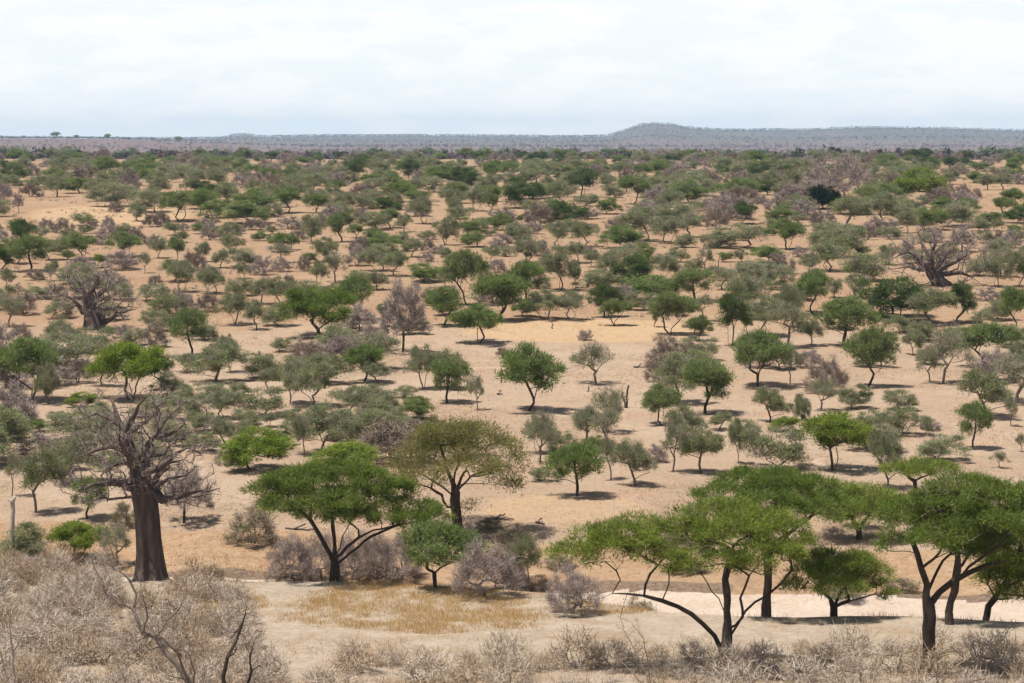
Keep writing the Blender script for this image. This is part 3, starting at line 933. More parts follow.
# wide umbrella acacia of the river's left
hero('umbrella_acacia', 'wide flat acacia on dark leaning stems by the river beside the grey shrubs', 'tree', (333, 577), 167.6,
     [[(333, 580, 0), (333, 560, 0), (333, 543, 0), (331, 522, 0), (330, 505, 0)],
      [(332, 560, 0), (324, 540, -.3), (317, 526, -.5), (309, 512, -.6), (298, 502, -.6)],
      [(334, 552, 0), (340, 532, .6), (348, 518, 1.0)],
      [(334, 556, 0), (346, 540, -.4), (358, 530, -.7), (373, 522, -.9), (390, 518, -1.0), (408, 516, -1.0)],
      [(336, 560, 0), (362, 537, .6), (380, 528, .9), (402, 520, 1.0), (420, 516, 1.0)]],
     [(262, 488, 20, 11, 0), (285, 478, 28, 13, .8), (310, 470, 32, 14, -.8), (338, 468, 32, 13, 1.2), (365, 474, 30, 14, -.4), (388, 486, 22, 14, .6), (300, 492, 30, 14, 2.6), (330, 490, 34, 14, -2.6), (362, 496, 30, 14, 2.6),
      (318, 506, 26, 11, .4), (352, 510, 28, 11, -1.0), (382, 504, 22, 12, -1.6), (280, 496, 20, 10, -1.8), (270, 500, 15, 8, .8), (400, 503, 14, 10, 1.0), (418, 508, 24, 15, 0), (432, 514, 18, 11, .8), (412, 518, 18, 10, 1.4)],
     'H2', 'twig_brown', 'bark_dark', .33, .014, 60000, 700, 1600, .26, .058, .26, 'umbrella acacias', 19)
# olive tree with autumn tints
hero('olive_leaved_tree', 'tall spreading tree with thin olive brown foliage and thick dark trunk', 'tree', (456, 527), 207,
     [[(457, 530, 0), (457, 512, 0), (455, 495, 0), (455, 480, 0), (450, 465, 0), (445, 448, 0), (440, 432, 0)],
      [(456, 484, 0), (448, 478, -.8), (438, 470, -1.0), (425, 462, -1), (412, 452, -1)],
      [(455, 480, 0), (466, 470, .6), (478, 462, 1.0), (492, 458, 1.0), (508, 455, 1.0)],
      [(455, 478, 0), (464, 458, -1.0), (474, 445, -1.6), (486, 436, -1.8)],
      [(452, 470, 0), (458, 450, 1.4), (466, 432, 2.0)],
      [(460, 512, 0), (465, 500, .2), (472, 494, .2)],
      [(449, 500, 0), (441, 484, .8), (430, 478, 1.2)]],
     [(405, 450, 20, 17, 0), (425, 435, 26, 18, 1), (450, 422, 30, 14, -.6), (478, 426, 28, 16, .8), (502, 440, 22, 17, 0), (515, 455, 12, 14, .6), (440, 450, 28, 18, 3), (470, 448, 28, 18, -3), (400, 468, 14, 14, .5), (495, 462, 18, 14, -1.6), (425, 462, 22, 14, -2.4), (508, 472, 11, 9, 1), (452, 440, 26, 16, 4), (410, 482, 12, 8, 1), (470, 494, 8, 6, .2)],
     'O', 'twig_brown', 'bark_dark', .48, .014, 26000, 330, 3500, .26, .075, .5, None, 20, smax=12)


# ------------------------------------------------------------------ baobabs
def baobab(name, label, base, Y, trunk, limbs, crown, ntar, ntw, rb, tw=.02, seed=3, twig='twig_mauve', tlen=.7, rl=.16, step=.55, flute=True):
    """trunk: (u,row,half width px); limbs as in hero; crown: (u0,u1,row0,row1) box of the twig ends"""
    rng = np.random.default_rng(seed)
    g = at_depth(base[0], Y)
    mpp = Y / F

    def loc(u, row, dy=0.0):
        return np.array([(u - base[0]) * mpp, dy, (base[1] - row) * mpp])
    # body of the trunk: fluted lathe along a bent axis
    n = 44
    rows = []
    tt = np.array(trunk, float)
    s = np.linspace(0, 1, 26)
    sx = np.interp(s, np.linspace(0, 1, len(tt)), tt[:, 0])
    sr = np.interp(s, np.linspace(0, 1, len(tt)), tt[:, 1])
    sw = np.interp(s, np.linspace(0, 1, len(tt)), tt[:, 2])
    ang = np.arange(n) / n * 2 * math.pi
    ph = rng.uniform(0, 6.28, 4)
    for i in range(26):
        c = loc(sx[i], sr[i])
        if i == 0:
            c[2] -= .5
        fl = 1 + (.10 + .06 * (1 - s[i])) * np.sin(5 * ang + ph[0] + s[i]) + .10 * np.sin(9 * ang + ph[1] + s[i] * 2) + .04 * np.sin(14 * ang + ph[2]) + .05 * (vnoise(ang * 1.2 + 9, ang * 0 + s[i] * 7, seed) - .5)
        r = sw[i] * mpp * fl
        rows.append(np.stack([c[0] + r * np.cos(ang), c[1] + r * np.sin(ang), np.full(n, c[2])], 1))
    V1 = np.concatenate(rows)
    Q1 = [(i * n + j, i * n + (j + 1) % n, (i + 1) * n + (j + 1) % n, (i + 1) * n + j) for i in range(25) for j in range(n)]
    T1 = [(25 * n, 25 * n + j, 25 * n + j + 1) for j in range(1, n - 1)]
    sk = Skel()
    for t in tt[len(tt) // 2:]:
        sk.path([loc(t[0], t[1])], -1 if not sk.P else len(sk.P) - 1)
    for L in limbs:
        pts = [loc(*p[:3]) for p in L]
        dense = [pts[0]]
        for a, b in zip(pts[:-1], pts[1:]):
            k = max(1, int(np.linalg.norm(b - a) / step))
            for i in range(1, k + 1):
                q = a + (b - a) * i / k
                if i < k:
                    q = q + rng.normal(size=3) * .07 * step
                dense.append(q)
        ln = sum(np.linalg.norm(b - a) for a, b in zip(dense[:-1], dense[1:]))
        sk.path(dense[1:], int(np.argmin(np.linalg.norm(np.array(sk.P) - dense[0], axis=1))), rl * min(1.2, .35 + ln / (9 * step / .55)), rl * .07)
    nl = len(sk.P)
    A = np.array(sk.P)
    tips = A[len(tt) - len(tt) // 2:]
    T = []
    u0, u1, r0, r1 = crown
    lo = loc(u0, r1); hi = loc(u1, r0)
    dep = (hi[0] - lo[0]) * .42
    while len(T) < ntar:
        q = tips[rng.integers(len(tips))]
        p = q + norm(rng.normal(size=3) + np.array([0, 0, .35])) * rng.uniform(.5, 2.6) * step / .55
        if lo[0] < p[0] < hi[0] and lo[2] < p[2] < hi[2] and abs(p[1]) < dep:
            T.append(p)
    T = np.array(T)
    for t in T[np.argsort(np.linalg.norm(T, axis=1))]:
        sk.reach(t, rng, step * .6, .13, .08)
    R = sk.radii(rl * 1.2, .027 + .02 * (step > .8))
    R = np.minimum(R, rb * 1.2)
    V2, T2, Q2 = sk.tubes(R, 4, 9)
    off = len(V1)
    V = np.concatenate([V1, V2])
    Tm = T1 + [tuple(np.array(t) + off) for t in T2]
    Q = Q1 + [tuple(np.array(q) + off) for q in Q2]
    tr = mesh_from(name + '_trunk', V, Tm, [M['bark_baobab']], smooth=True, quads=Q)
    ends = np.array(sk.P)[nl:]
    tv = twig_cloud(ends, ntw, tlen, tw, rng, np.array([0, 0, (lo[2] + hi[2]) / 2 - 2]), .2, .12)
    cr = mesh_from(name + '_crown', tv, np.arange(len(tv)).reshape(-1, 3), [M[twig]])
    return tag(place(name, (tr, cr), g, 0, (1, 1, 1)), label, 'tree')


baobab('baobab_tree', 'big leafless baobab with thick dark trunk and gnarled boughs beside dry brush', (147, 585), 168,
       [(147, 590, 19.5), (147, 581, 14.5), (146.5, 562, 12.2), (145, 542, 11.4), (144, 522, 11.2), (142, 505, 11.6), (139, 490, 11.5), (136, 476, 8.5), (133, 465, 6.6), (130, 455, 5.6), (126, 445, 4.6), (123, 434, 3.6)],
       [[(150, 505, 0), (160, 502, -.4), (170, 499, -.6), (180, 497, -.7), (190, 494, -.8), (199, 491, -.8), (208, 492, -.8), (219, 489, -.8)],
        [(150, 500, 0), (154, 488, .8), (162, 485, 1.4), (172, 483, 1.8), (180, 482, 2)],
        [(134, 496, 0), (127, 489, -.5), (120, 484, -.8), (110, 484, -.9), (100, 485, -1.0), (91, 485, -1), (84, 490, -1), (74, 497, -1)],
        [(131, 473, 0), (124, 466, .5), (116, 466, .8), (108, 470, 1.0), (101, 477, 1.0)],
        [(128, 455, 0), (119, 448, -.8), (110, 446, -1.2), (98, 449, -1.4), (86, 454, -1.4), (72, 459, -1.4)],
        [(123, 437, 0), (117, 427, .4), (112, 415, .6), (109, 406, .8), (103, 400, 1.0)],
        [(115, 424, .4), (104, 420, .6), (92, 416, .8), (82, 420, .8)],
        [(123, 434, 0), (129, 423, -.5), (135, 413, -.8), (139, 404, -.9), (147, 397, -1.2)],
        [(125, 436, 0), (134, 428, 1.0), (144, 423, 1.8), (154, 418, 2.2)],
        [(143, 498, 0), (141, 478, .4), (143, 462, .8), (143, 448, 1.2), (150, 440, 1.4), (157, 428, 1.6), (166, 418, 1.7), (174, 411, 1.8)],
        [(150, 440, 1.4), (160, 440, 1.2), (172, 434, 1.0), (180, 428, 1)],
        [(140, 480, 0), (148, 472, -.8), (158, 468, -1.2), (168, 461, -1.4), (178, 452, -1.4), (188, 447, -1.4), (200, 452, -1.4)],
        [(134, 465, 0), (146, 460, 1.2), (158, 460, 2.0), (168, 464, 2.4)],
        [(146, 500, 0), (152, 478, 1.6), (162, 470, 2.8), (175, 468, 3.6)],
        [(136, 485, 0), (128, 474, 1.8), (116, 460, 3.2), (104, 452, 4)],
        [(132, 468, 0), (128, 452, -2), (124, 436, -3.2), (126, 418, -3.8)]],
       (62, 224, 374, 506), 560, 6500, 1.0, .028, 31, 'twig_mauve', .5, .34)

baobab('baobab_tree', 'spreading leafless baobab with low heavy bough among bushes at far left', (94, 325), 364,
       [(93, 327, 11.5), (93, 318, 10), (91, 308, 8), (88, 300, 5.5), (86, 292, 3.6)],
       [[(94, 318, 0), (102, 321, -.6), (110, 315, -1), (118, 309, -1.4), (128, 306, -1.6), (138, 304, -1.6)],
        [(95, 312, 0), (102, 306, .8), (112, 303, 1.2), (124, 304, 1.4)],
        [(86, 316, 0), (82, 308, -.6), (78, 300, -1), (72, 294, -1.2), (64, 291, -1.2), (56, 293, -1)],
        [(86, 294, 0), (80, 288, .6), (73, 284, .8), (66, 281, 1)],
        [(86, 293, 0), (92, 286, -.5), (97, 279, -.6), (100, 272, -.8), (97, 265, -.8)],
        [(88, 298, 0), (96, 292, 1.2), (104, 286, 1.8), (108, 278, 2.2)],
        [(88, 298, 0), (84, 284, -2), (80, 272, -3)], [(90, 304, 0), (100, 296, -2.2), (112, 290, -3)], [(90, 300, 0), (86, 286, 2.6), (90, 272, 3.6)]],
       (42, 148, 260, 314), 260, 3600, 1.0, .042, 32, 'twig_mauve', 1.0, .55, 1.0)

baobab('baobab_tree', 'sprawling leafless baobab with silvery boughs on the right side of the plain', (940, 292), 425,
       [(943, 294, 9), (940, 288, 8), (934, 281, 6.5), (930, 276, 5), (930, 268, 3.4)],
       [[(930, 278, 0), (922, 270, -.5), (915, 262, -.8), (908, 258, -1), (900, 260, -1), (894, 264, -1)],
        [(930, 274, 0), (920, 276, .5), (910, 273, .8), (898, 275, 1)],
        [(930, 266, 0), (932, 258, -.4), (935, 248, -.6), (933, 240, -.6)], [(931, 266, 0), (926, 254, 1), (918, 246, 1.4)],
        [(936, 278, 0), (946, 272, -.6), (955, 268, -1), (964, 262, -1), (974, 258, -1)],
        [(940, 284, 0), (950, 280, .6), (962, 279, .8), (974, 284, 1), (982, 290, 1)], [(938, 274, 0), (948, 262, 1.8), (958, 252, 2.6), (962, 244, 3)], [(934, 276, 0), (930, 262, -2.4), (944, 246, -3.4)]],
       (886, 992, 228, 296), 300, 4600, 1.0, .045, 33, 'twig_mauve', 1.0, .55, 1.1)


# ------------------------------------------------------------------ river shrubs
for i, (u, row, w, h, lab) in enumerate([
        (291, 579, 42, 42, 'purplish bare shrub at the left end of the river row'),
        (320, 580, 38, 44, 'purplish bare shrub in front of the wide river acacia stem'),
        (352, 580, 38, 45, 'purplish bare shrub just right of the wide river acacia stem'),
        (376, 580, 34, 46, 'purplish bare shrub below the long right bough of the river acacia'),
        (400, 581, 36, 46, 'purplish bare shrub left of the small bent river acacia'),
        (484, 597, 60, 52, 'large purplish bare shrub right of the bent river acacia'),
        (507, 588, 36, 42, 'purplish bare shrub tucked behind a larger one beside the river'),
        (573, 614, 48, 46, 'purplish bare shrub below the left crown of the near umbrella acacia')]):
    p = hit(u, row)
    q = PROTO['V'][i % 3]
    mp = p[1] / F
    o = place('leafless_shrub', q, p, i * 1.3, (w * mp / q[2] * 1.3, w * mp / q[2] * 1.3, h * mp / q[3] * 1.1))
    tag(o, lab, 'shrub', 'bare shrubs along the river')
for i, (u, Y, w, h, lab) in enumerate([
        (232, 176, 58, 64, 'tangled brown shrub with few olive leaves right of the big baobab'),
        (273, 177, 52, 56, 'dark twiggy shrub below the left side of the wide river acacia'),
        (250, 205, 60, 44, 'tangled dark shrub on the eroded bank behind the dry river'),
        (210, 188, 34, 40, 'thin tangled shrub close behind the big baobab trunk'),
        (640, 176, 60, 34, 'brown tangled shrub under the long low bough'),
        (690, 205, 60, 34, 'brown tangled shrub on the far bank behind the near umbrella acacia'),
        (488, 209, 30, 14, 'low brown tangle right of the olive brown tree foot'),
        (515, 204, 44, 20, 'low brown scrub on the bank edge right of the bent river acacia'),
        (690, 193, 46, 16, 'low brown scrub at the far edge of the sand behind the long bough'),
        (905, 189, 46, 18, 'low brown scrub on the cut bank left of the right-edge acacia'),
        (560, 196, 36, 16, 'low brown scrub at the bank foot behind the isolated purplish shrub'),
        (850, 186, 40, 20, 'low brown tangle on the river sand behind the broad low acacia')]):
    p = at_depth(u, Y)
    q = PROTO['P'][i % 3]
    mp = Y / F
    o = place('tangled_shrub', q, p, i * 1.9, (w * mp / q[2], w * mp / q[2], h * mp / q[3]))
    tag(o, lab, 'shrub', 'tangled shrubs by the river')


# ------------------------------------------------------------------ dead wood
def deadwood(name, label, u, row, limbs, r, bark, cat='dead wood', Y=None, group=None, seed=1):
    rng = np.random.default_rng(seed)
    g = hit(u, row, 178 if row < 560 else 62) if Y is None else at_depth(u, Y)
    mpp = g[1] / F
    sk = Skel()
    for L in limbs:
        pts = [np.array([a * mpp, dy, b * mpp]) for a, b, dy in L]
        dense = [pts[0]]
        for a, b in zip(pts[:-1], pts[1:]):
            for i in range(1, 4):
                dense.append(a + (b - a) * i / 3 + rng.normal(size=3) * r * .35)
        if sk.P:
            sk.path(dense[1:], int(np.argmin(np.linalg.norm(np.array(sk.P) - dense[0], axis=1))))
        else:
            sk.path(dense)
    R = sk.radii(r, r * .5)
    V, T, Q = sk.tubes(R, 5, 9)
    o = bpy.data.objects.new(name, mesh_from(name, V, T, [M[bark]], smooth=True, quads=Q))
    o.location = g
    C.objects.link(o)
    return tag(o, label, cat, group)


deadwood('dead_tree', 'pale bare standing trunk at left edge above the dry brush', 13, 565, [[(-1, -3, 0), (0, 20, 0), (0, 42, 0), (1, 62, 0), (3, 70, 0)], [(1, 60, 0), (-3, 66, .1)]], .2, 'bark_pale', seed=2)
deadwood('fallen_tree', 'grey dead tree with upright stump and fallen limbs on pale ground', 259, 368, [[(-1, -1, 0), (0, 8, 0), (1, 17, 0)], [(0, 8, 0), (-8, 8.5, -.4), (-16, 9, -.8)], [(0, 13, 0), (-6, 14, .6), (-15, 12, 1)], [(0, 8, 0), (8, 8, -.3)], [(1, 12, 0), (3, 6, .5), (5, 0, .8)]], .17, 'bark_dark', seed=3)
deadwood('dead_stump', 'split grey stump with two uprights in front of the thorn trees', 626, 408, [[(0, -1, 0), (1, 10, 0), (1, 22, 0)], [(0, 4, 0), (-3, 11, .3), (-4, 15, .3)]], .22, 'bark_dark', seed=4)
deadwood('dead_stump', 'black forked stump right of the grey green tree behind clearing', 588, 287, [[(0, -1, 0), (0, 5, 0), (2, 12, 0)], [(0, 6, 0), (-3, 7, .2)], [(1, 8, 0), (6, 10, .1)]], .25, 'bark_dark', seed=5)
deadwood('dead_stump', 'thin dead stem standing between two rows of thorn trees', 718, 274, [[(0, -1, 0), (0, 7, 0), (1, 16, 0)], [(0, 6, 0), (-3, 9, .2)]], .14, 'bark_dark', seed=6)
for i, (u, r, h, lab) in enumerate([(552, 389, 9, 'short broken post right of the three stemmed acacia'), (501, 383, 13, 'thin broken stem left of the three stemmed acacia'), (588, 392, 6, 'stub of dead stem left of the split grey stump'),
                                    (552, 329, 7, 'short dead stem on golden grass between acacias'), (467, 388, 10, 'dead stick right of clustered acacias'), (771, 492, 9, 'dry snag close to the dark umbrella crown')]):
    deadwood('dead_snag', lab, u, r, [[(0, -1, 0), (.4, h * .5, 0), (0, h, 0)], [(.3, h * .5, 0), (2, h * .7, .1)]], .1, 'bark_grey', seed=20 + i, group='dead stems on the clearing')
for i, (u, r, w, lab) in enumerate([(500, 395, 5, 'short black log lying left of the three stemmed acacia'), (320, 351, 18, 'long thin fallen branch on the pale ground behind the clearing'), (640, 368, 12, 'thin fallen branch lying on the pale clearing'),
                                    (430, 512, 40, 'long grey fallen branch below the olive brown tree'), (500, 520, 30, 'fallen dark limb on the orange bank'), (540, 524, 8, 'short dark upright snag on the orange bank'), (300, 530, 30, 'fallen branch behind the river shrubs'), (560, 372, 9, 'small fallen stick in the middle of clearing')]):
    deadwood('fallen_branch', lab, u, r, [[(-w / 2, .6, .3), (-w / 6, 1.2, 0), (w / 4, .8, -.2), (w / 2, 1.5, -.4)], [(-w / 6, 1.2, 0), (0, 3, .5), (w / 6, 4.0, .9)]], .12, 'bark_dark', seed=40 + i, group='fallen branches')


# ------------------------------------------------------------------ near bare bush and brush
def near_bush(label, u, Y, limbs, r, ntw, seed, bark='bark_grey', twig='twig_pale', nt=40):
    rng = np.random.default_rng(seed)
    g = at_depth(u, Y)
    mpp = Y / F
    rowg = 341.5 + F * math.tan(math.atan2(-g[2], Y) - PITCH)
    sk = Skel()
    for L in limbs:
        pts = [np.array([(a - u) * mpp, dy, (rowg - b) * mpp]) for a, b, dy in L]
        if not sk.P:
            pts = [np.array([0, 0, -.15])] + pts
        dense = [pts[0]]
        for a, b in zip(pts[:-1], pts[1:]):
            n = max(1, int(np.linalg.norm(b - a) / .12))
            for i in range(1, n + 1):
                dense.append(a + (b - a) * i / n + (rng.normal(size=3) * .012 if i < n else 0))
        if sk.P:
            sk.path(dense[1:], int(np.argmin(np.linalg.norm(np.array(sk.P) - dense[0], axis=1))))
        else:
            sk.path(dense)
    A = np.array(sk.P)
    A = A[len(A) // 4:]
    for _ in range(nt):
        q = A[rng.integers(len(A))]
        sk.reach(q + norm(rng.normal(size=3) + np.array([0, 0, .6])) * rng.uniform(.12, .4), rng, .08, .14, .05)
    R = sk.radii(r, .005)
    tv = twig_cloud(np.array(sk.P)[len(sk.P) // 2:], ntw, .16, .006, rng, np.array([0, 0, .5]), .3, .02)
    pair = build_pair('bare_bush', sk, R, None, tv, None, twig, bark, 4, 8)
    return tag(place('bare_bush', pair, g, 0, (1, 1, 1)), label, 'shrub', 'bare bushes near the viewer')


near_bush('close bare bush with long curving brown branches in front of the big baobab', 190, 36,
          [[(188, 720, 0), (183, 676, 0), (170, 656, 0), (156, 641, .1), (150, 631, .1), (137, 628, .1), (131, 615, .15), (126, 604, .2), (111, 598, .2), (98, 588, .2), (96, 577, .2), (88, 565, .25), (82, 548, .25)],
           [(126, 604, .2), (129, 590, .25), (122, 576, .3), (117, 570, .3)], [(137, 628, .1), (143, 610, 0), (140, 590, -.1)], [(151, 631, .1), (160, 616, .2), (172, 605, .25), (180, 590, .3), (189, 578, .3)],
           [(156, 641, .1), (146, 640, -.2), (133, 650, -.3)], [(186, 690, 0), (192, 664, -.2), (188, 645, -.3), (184, 640, -.3)], [(183, 676, 0), (176, 640, -.4), (160, 622, -.5), (158, 606, -.5)], [(188, 710, 0), (198, 672, .2), (196, 648, .3)],
           [(98, 588, .2), (105, 572, .1), (98, 556, .05)]], .066, 900, 61, 'bark_grey', 'twig_brown', 100)
near_bush('close bare bush with stout upright dead stems right of the curving one', 228, 36,
          [[(222, 720, 0), (219, 690, 0), (221, 662, 0), (223, 652, 0), (231, 637, .1), (236, 622, .1), (242, 601, .15), (240, 592, .15)], [(222, 656, 0), (230, 648, .1), (233, 640, .1)], [(236, 622, .1), (230, 628, .2), (226, 634, .2)],
           [(232, 715, 0), (246, 668, .2), (245, 651, .2), (250, 636, .25), (257, 628, .3)], [(246, 668, .2), (254, 664, .3), (258, 668, .3)], [(245, 651, .2), (240, 640, .1)]], .064, 200, 62, 'bark_dark', 'twig_brown', 34)
near_bush('close bare bush with pale upright stems at the left edge', 2, 38,
          [[(4, 720, 0), (6, 680, 0), (5, 640, 0), (2, 612, 0), (3, 596, 0)], [(5, 650, 0), (14, 630, .1), (20, 612, .1)], [(5, 690, 0), (-6, 660, .1), (-12, 630, .1)], [(6, 700, 0), (18, 668, -.1), (26, 650, -.1)]], .045, 400, 63, 'bark_pale', 'twig_pale', 24)
near_bush('close bare bush of thin arching stems below the near umbrella acacia', 660, 62,
          [[(660, 740, 0), (655, 690, 0), (640, 650, .2), (625, 625, .3)], [(656, 700, 0), (650, 660, -.2), (645, 630, -.3), (632, 612, -.3)], [(658, 700, 0), (672, 660, .1), (680, 636, .2)], [(655, 690, 0), (628, 662, .2), (604, 640, .3)], [(658, 705, 0), (690, 668, .2), (700, 640, .2)]], .032, 900, 64, 'twig_brown', 'twig_tan', 80)

fl = random.Random(9)
brush = []
for _ in range(4000):
    if len(brush) >= 165:
        break
    u = fl.uniform(-25, 1045)
    if u < 250:
        top = 566 + max(0, u - 90) * .25 + (30 if 120 < u < 175 else 0)
    elif u < 345:
        top = 672
    elif u < 640:
        top = 663 - (u - 345) * .02
    else:
        top = 650 - (u - 640) * .02
    row = top + (712 - top) * fl.random() ** .9
    sp = 12 + (row - 560) * .12
    if u < 250:
        sp *= .68
    if any(abs(b[0] - u) < sp * 1.4 and abs(b[1] - row) < sp * .55 for b in brush):
        continue
    brush.append((u, row))
bu = {}
for i, (u, row) in enumerate(sorted(brush, key=lambda b: b[1])):
    p = hit(u, row, 70)
    q = PROTO['F'][fl.randrange(6)]
    s = fl.choice([.5, .7, .85, 1.0, 1.15])
    o = place('dry_shrub', q, p, fl.uniform(0, 6.28), (s, s, s * fl.uniform(.75, 1.1)))
    zone = ('left of the big baobab' if u < 130 else 'in front of the big baobab' if u < 270 else 'below the golden grass' if u < 500 else 'left of the umbrella acacia' if u < 640 else 'round the umbrella acacia' if u < 800 else 'left of the right-edge acacia' if u < 930 else 'round the right-edge acacia')
    depth = 'rear' if row < 620 else 'middle' if row < 662 else 'nearest'
    bu.setdefault((zone, depth), []).append((u, o))
for (zone, depth), lst in bu.items():
    lst.sort(key=lambda t: t[0])
    for i, (u, o) in enumerate(lst):
        pos = ordinal(i + 1) + ' from left' if len(lst) > 1 else 'standing singly'
        tag(o, f'pale dry brush {zone}, {depth} row, {pos}', 'shrub', 'dry brush along the near slope')

# ------------------------------------------------------------------ grass, litter and far woods (nobody could count these)
def scatter_mesh(name, V, mats, midx=None):
    o = bpy.data.objects.new(name, mesh_from(name, V, np.arange(len(V)).reshape(-1, 3), mats, midx))
    C.objects.link(o)
    o['kind'] = 'stuff'
    return o


rng = np.random.default_rng(77)


def gold_mask(X, Y):
    u = 512 + F * X / Y
    cu = np.interp(Y, [146, 152, 160, 170], [430, 410, 420, 400])
    hw = np.interp(Y, [145, 148, 153, 160, 166, 171], [0, 120, 140, 130, 80, 0])
    m = sstep(1.3, .55, np.abs(u - cu) / np.maximum(hw, 1)) * (Y > 145) * (Y < 171)
    m2 = sstep(1.2, .6, np.hypot((u - 225) / 45, (Y - 158) / 5.5))
    m3 = sstep(1.2, .6, np.hypot((u - 600) / 65, (Y - 156) / 3.0)) * .8
    n = vnoise(X / 2.6 + 70, Y / 2.0 + 5, 21) * .65 + vnoise(X / .7, Y / .7, 22) * .35
    m = np.maximum(np.maximum(m, m2), m3)
    return np.clip(m * 1.85 - n * 1.0, 0, 1)


n = 460000
Y = rng.uniform(126, 174, n); u = rng.uniform(-30, 1054, n)
X = (u - 512) / F * Y
g = gold_mask(X, Y)
cl_ = vnoise(X / .8, Y / 1.1, 33) * .6 + vnoise(X / 3.0, Y / 2.4, 34) * .4
keep = (rng.random(n) < g * np.clip(cl_ * 2.6 - .45, .15, 1)) & (Y < crest_y(u) + 1)
cl_ = cl_[keep]
X, Y = X[keep], Y[keep]
B = np.stack([X, Y, terrain(X, Y) - .02], 1)
d = norm(np.array([0, 0, 1.0]) + rng.normal(size=(len(B), 3)) * .32)
V1 = blades(B, d, rng.uniform(.10, .36, len(B)) * (.6 + .9 * cl_), .026, rng)
n = 150000
Y = rng.uniform(84, 176, n); u = rng.uniform(-60, 1084, n)
X = (u - 512) / F * Y
row = 139 - terrain(X, Y) / Y * F
edge = np.abs(Y - crest_y(u) + .6)
dens = np.where(u < 260, sstep(560, 600, row - np.maximum(0, u - 90) * .3), sstep(636, 664, row) * np.where(u < 345, .35, 1)) * .9 + .10 * (vnoise(X / 2.2, Y / 2.2, 31) > .62)
dens = np.maximum(dens, sstep(1.6, .4, edge) * sstep(.42, .6, vnoise(X / 3.3, Y * 0, 35)))
keep = (rng.random(n) < dens * np.clip(2.4 * vnoise(X / 1.3, Y / 1.6, 30) - .7, .04, 1)) & (Y < crest_y(u) + 2)
X, Y = X[keep], Y[keep]
B = np.stack([X, Y, terrain(X, Y) - .02], 1)
d = norm(np.array([0, 0, 1.0]) + rng.normal(size=(len(B), 3)) * .42)
V2 = blades(B, d, rng.uniform(.15, .6, len(B)), .03, rng)
V = np.concatenate([V1, V2])
mi = np.concatenate([np.zeros(len(V1) // 3), np.ones(len(V2) // 3)])
scatter_mesh('dry_grass', V, [M['straw'], M['straw_grey']], mi)

# plain: tufts of dead grass, forbs and twigs lying on the bare earth
n = 90000
Y = np.exp(rng.uniform(math.log(196), math.log(700), n)); u = rng.uniform(-40, 1064, n)
X = (u - 512) / F * Y
cl_ = vnoise(X / 4, Y / 6, 41) * .55 + vnoise(X / 14, Y / 22, 42) * .45
keep = rng.random(n) < np.clip((cl_ - .44) * 3.0, .035, 1)
X, Y = X[keep], Y[keep]
B0 = np.stack([X, Y, terrain(X, Y) - .02], 1)
k = 5
B = np.repeat(B0, k, 0) + rng.normal(size=(len(B0) * k, 3)) * np.array([.22, .22, 0])
d = norm(np.array([0, 0, .8]) + rng.normal(size=(len(B), 3)) * .6)
V = blades(B, d, rng.uniform(.12, .42, len(B)), .05, rng)
scatter_mesh('dry_grass', V, [M['straw'], M['twig_mauve'], M['straw_grey']], np.repeat(rng.choice([0, 1, 2, 2], len(B0)), k))

# knee-high dead scrub between the trees of the plain
n = 15000
Y = np.exp(rng.uniform(math.log(330), math.log(1250), n)); u = rng.uniform(-60, 1084, n)
X = (u - 512) / F * Y
cl_ = vnoise(X / 18, Y / 26, 43) * .6 + vnoise(X / 5, Y / 7, 44) * .4
keep = rng.random(n) < np.clip((cl_ - .40) * 3.0, .04, 1) * sstep(330, 520, Y)
X, Y = X[keep], Y[keep]
B0 = np.stack([X, Y, terrain(X, Y)], 1)
hs = rng.uniform(.35, 1.25, len(B0)) * rng.uniform(.5, 1, len(B0))
k = 11
hk = np.repeat(hs, k)
B = np.repeat(B0, k, 0) + rng.normal(size=(len(B0) * k, 3)) * np.stack([hk * .45, hk * .45, 0 * hk], 1)
d = norm(np.array([0, 0, .9]) + rng.normal(size=(len(B), 3)) * .6)
V = blades(B, d, hk, .11, rng)
scatter_mesh('low_scrub', V, [M['twig_mauve'], M['twig_brown'], M['S']], np.repeat(rng.choice([0, 0, 1, 2], len(B0)), k))

# far woodland beyond the belt
def far_wood(n, ylo, yhi, h0, h1, k, seed, green, ulo=-260, uhi=1284, big=0.0):
    rng = np.random.default_rng(seed)
    Y = 1.0 / rng.uniform(1 / yhi, 1 / ylo, n)
    u = rng.uniform(ulo, uhi, n)
    X = (u - 512) / F * Y
    patch = vnoise(X / 260, Y / 420, seed) * .6 + vnoise(X / 70, Y / 140, seed + 1) * .4
    keep = rng.random(n) < np.clip((patch - .15) * 2.2, .3, 1)
    X, Y = X[keep], Y[keep]
    m = len(X)
    h = rng.uniform(h0, h1, m)
    B = np.stack([X, Y, terrain(X, Y)], 1)
    cen = np.repeat(B + np.stack([0 * h, 0 * h, h * .62], 1), k, 0)
    hh = np.repeat(h, k)
    off = norm(rng.normal(size=(m * k, 3))) * (rng.random((m * k, 1)) ** .4) * np.stack([hh * .62, hh * .62, hh * .36], 1)
    d = norm(rng.normal(size=(m * k, 3)) + np.array([0, 0, .2]))
    V = blades(cen + off, d, hh * .36, hh * .24, rng, 1.0)
    st = blades(B - np.array([0, 0, .3]), np.tile([0, 0, 1.0], (m, 1)), h * .8, h * .04, rng)
    mi = np.concatenate([np.repeat((rng.random(m) < green).astype(int), k), np.zeros(m)])
    return np.concatenate([V, st]), mi


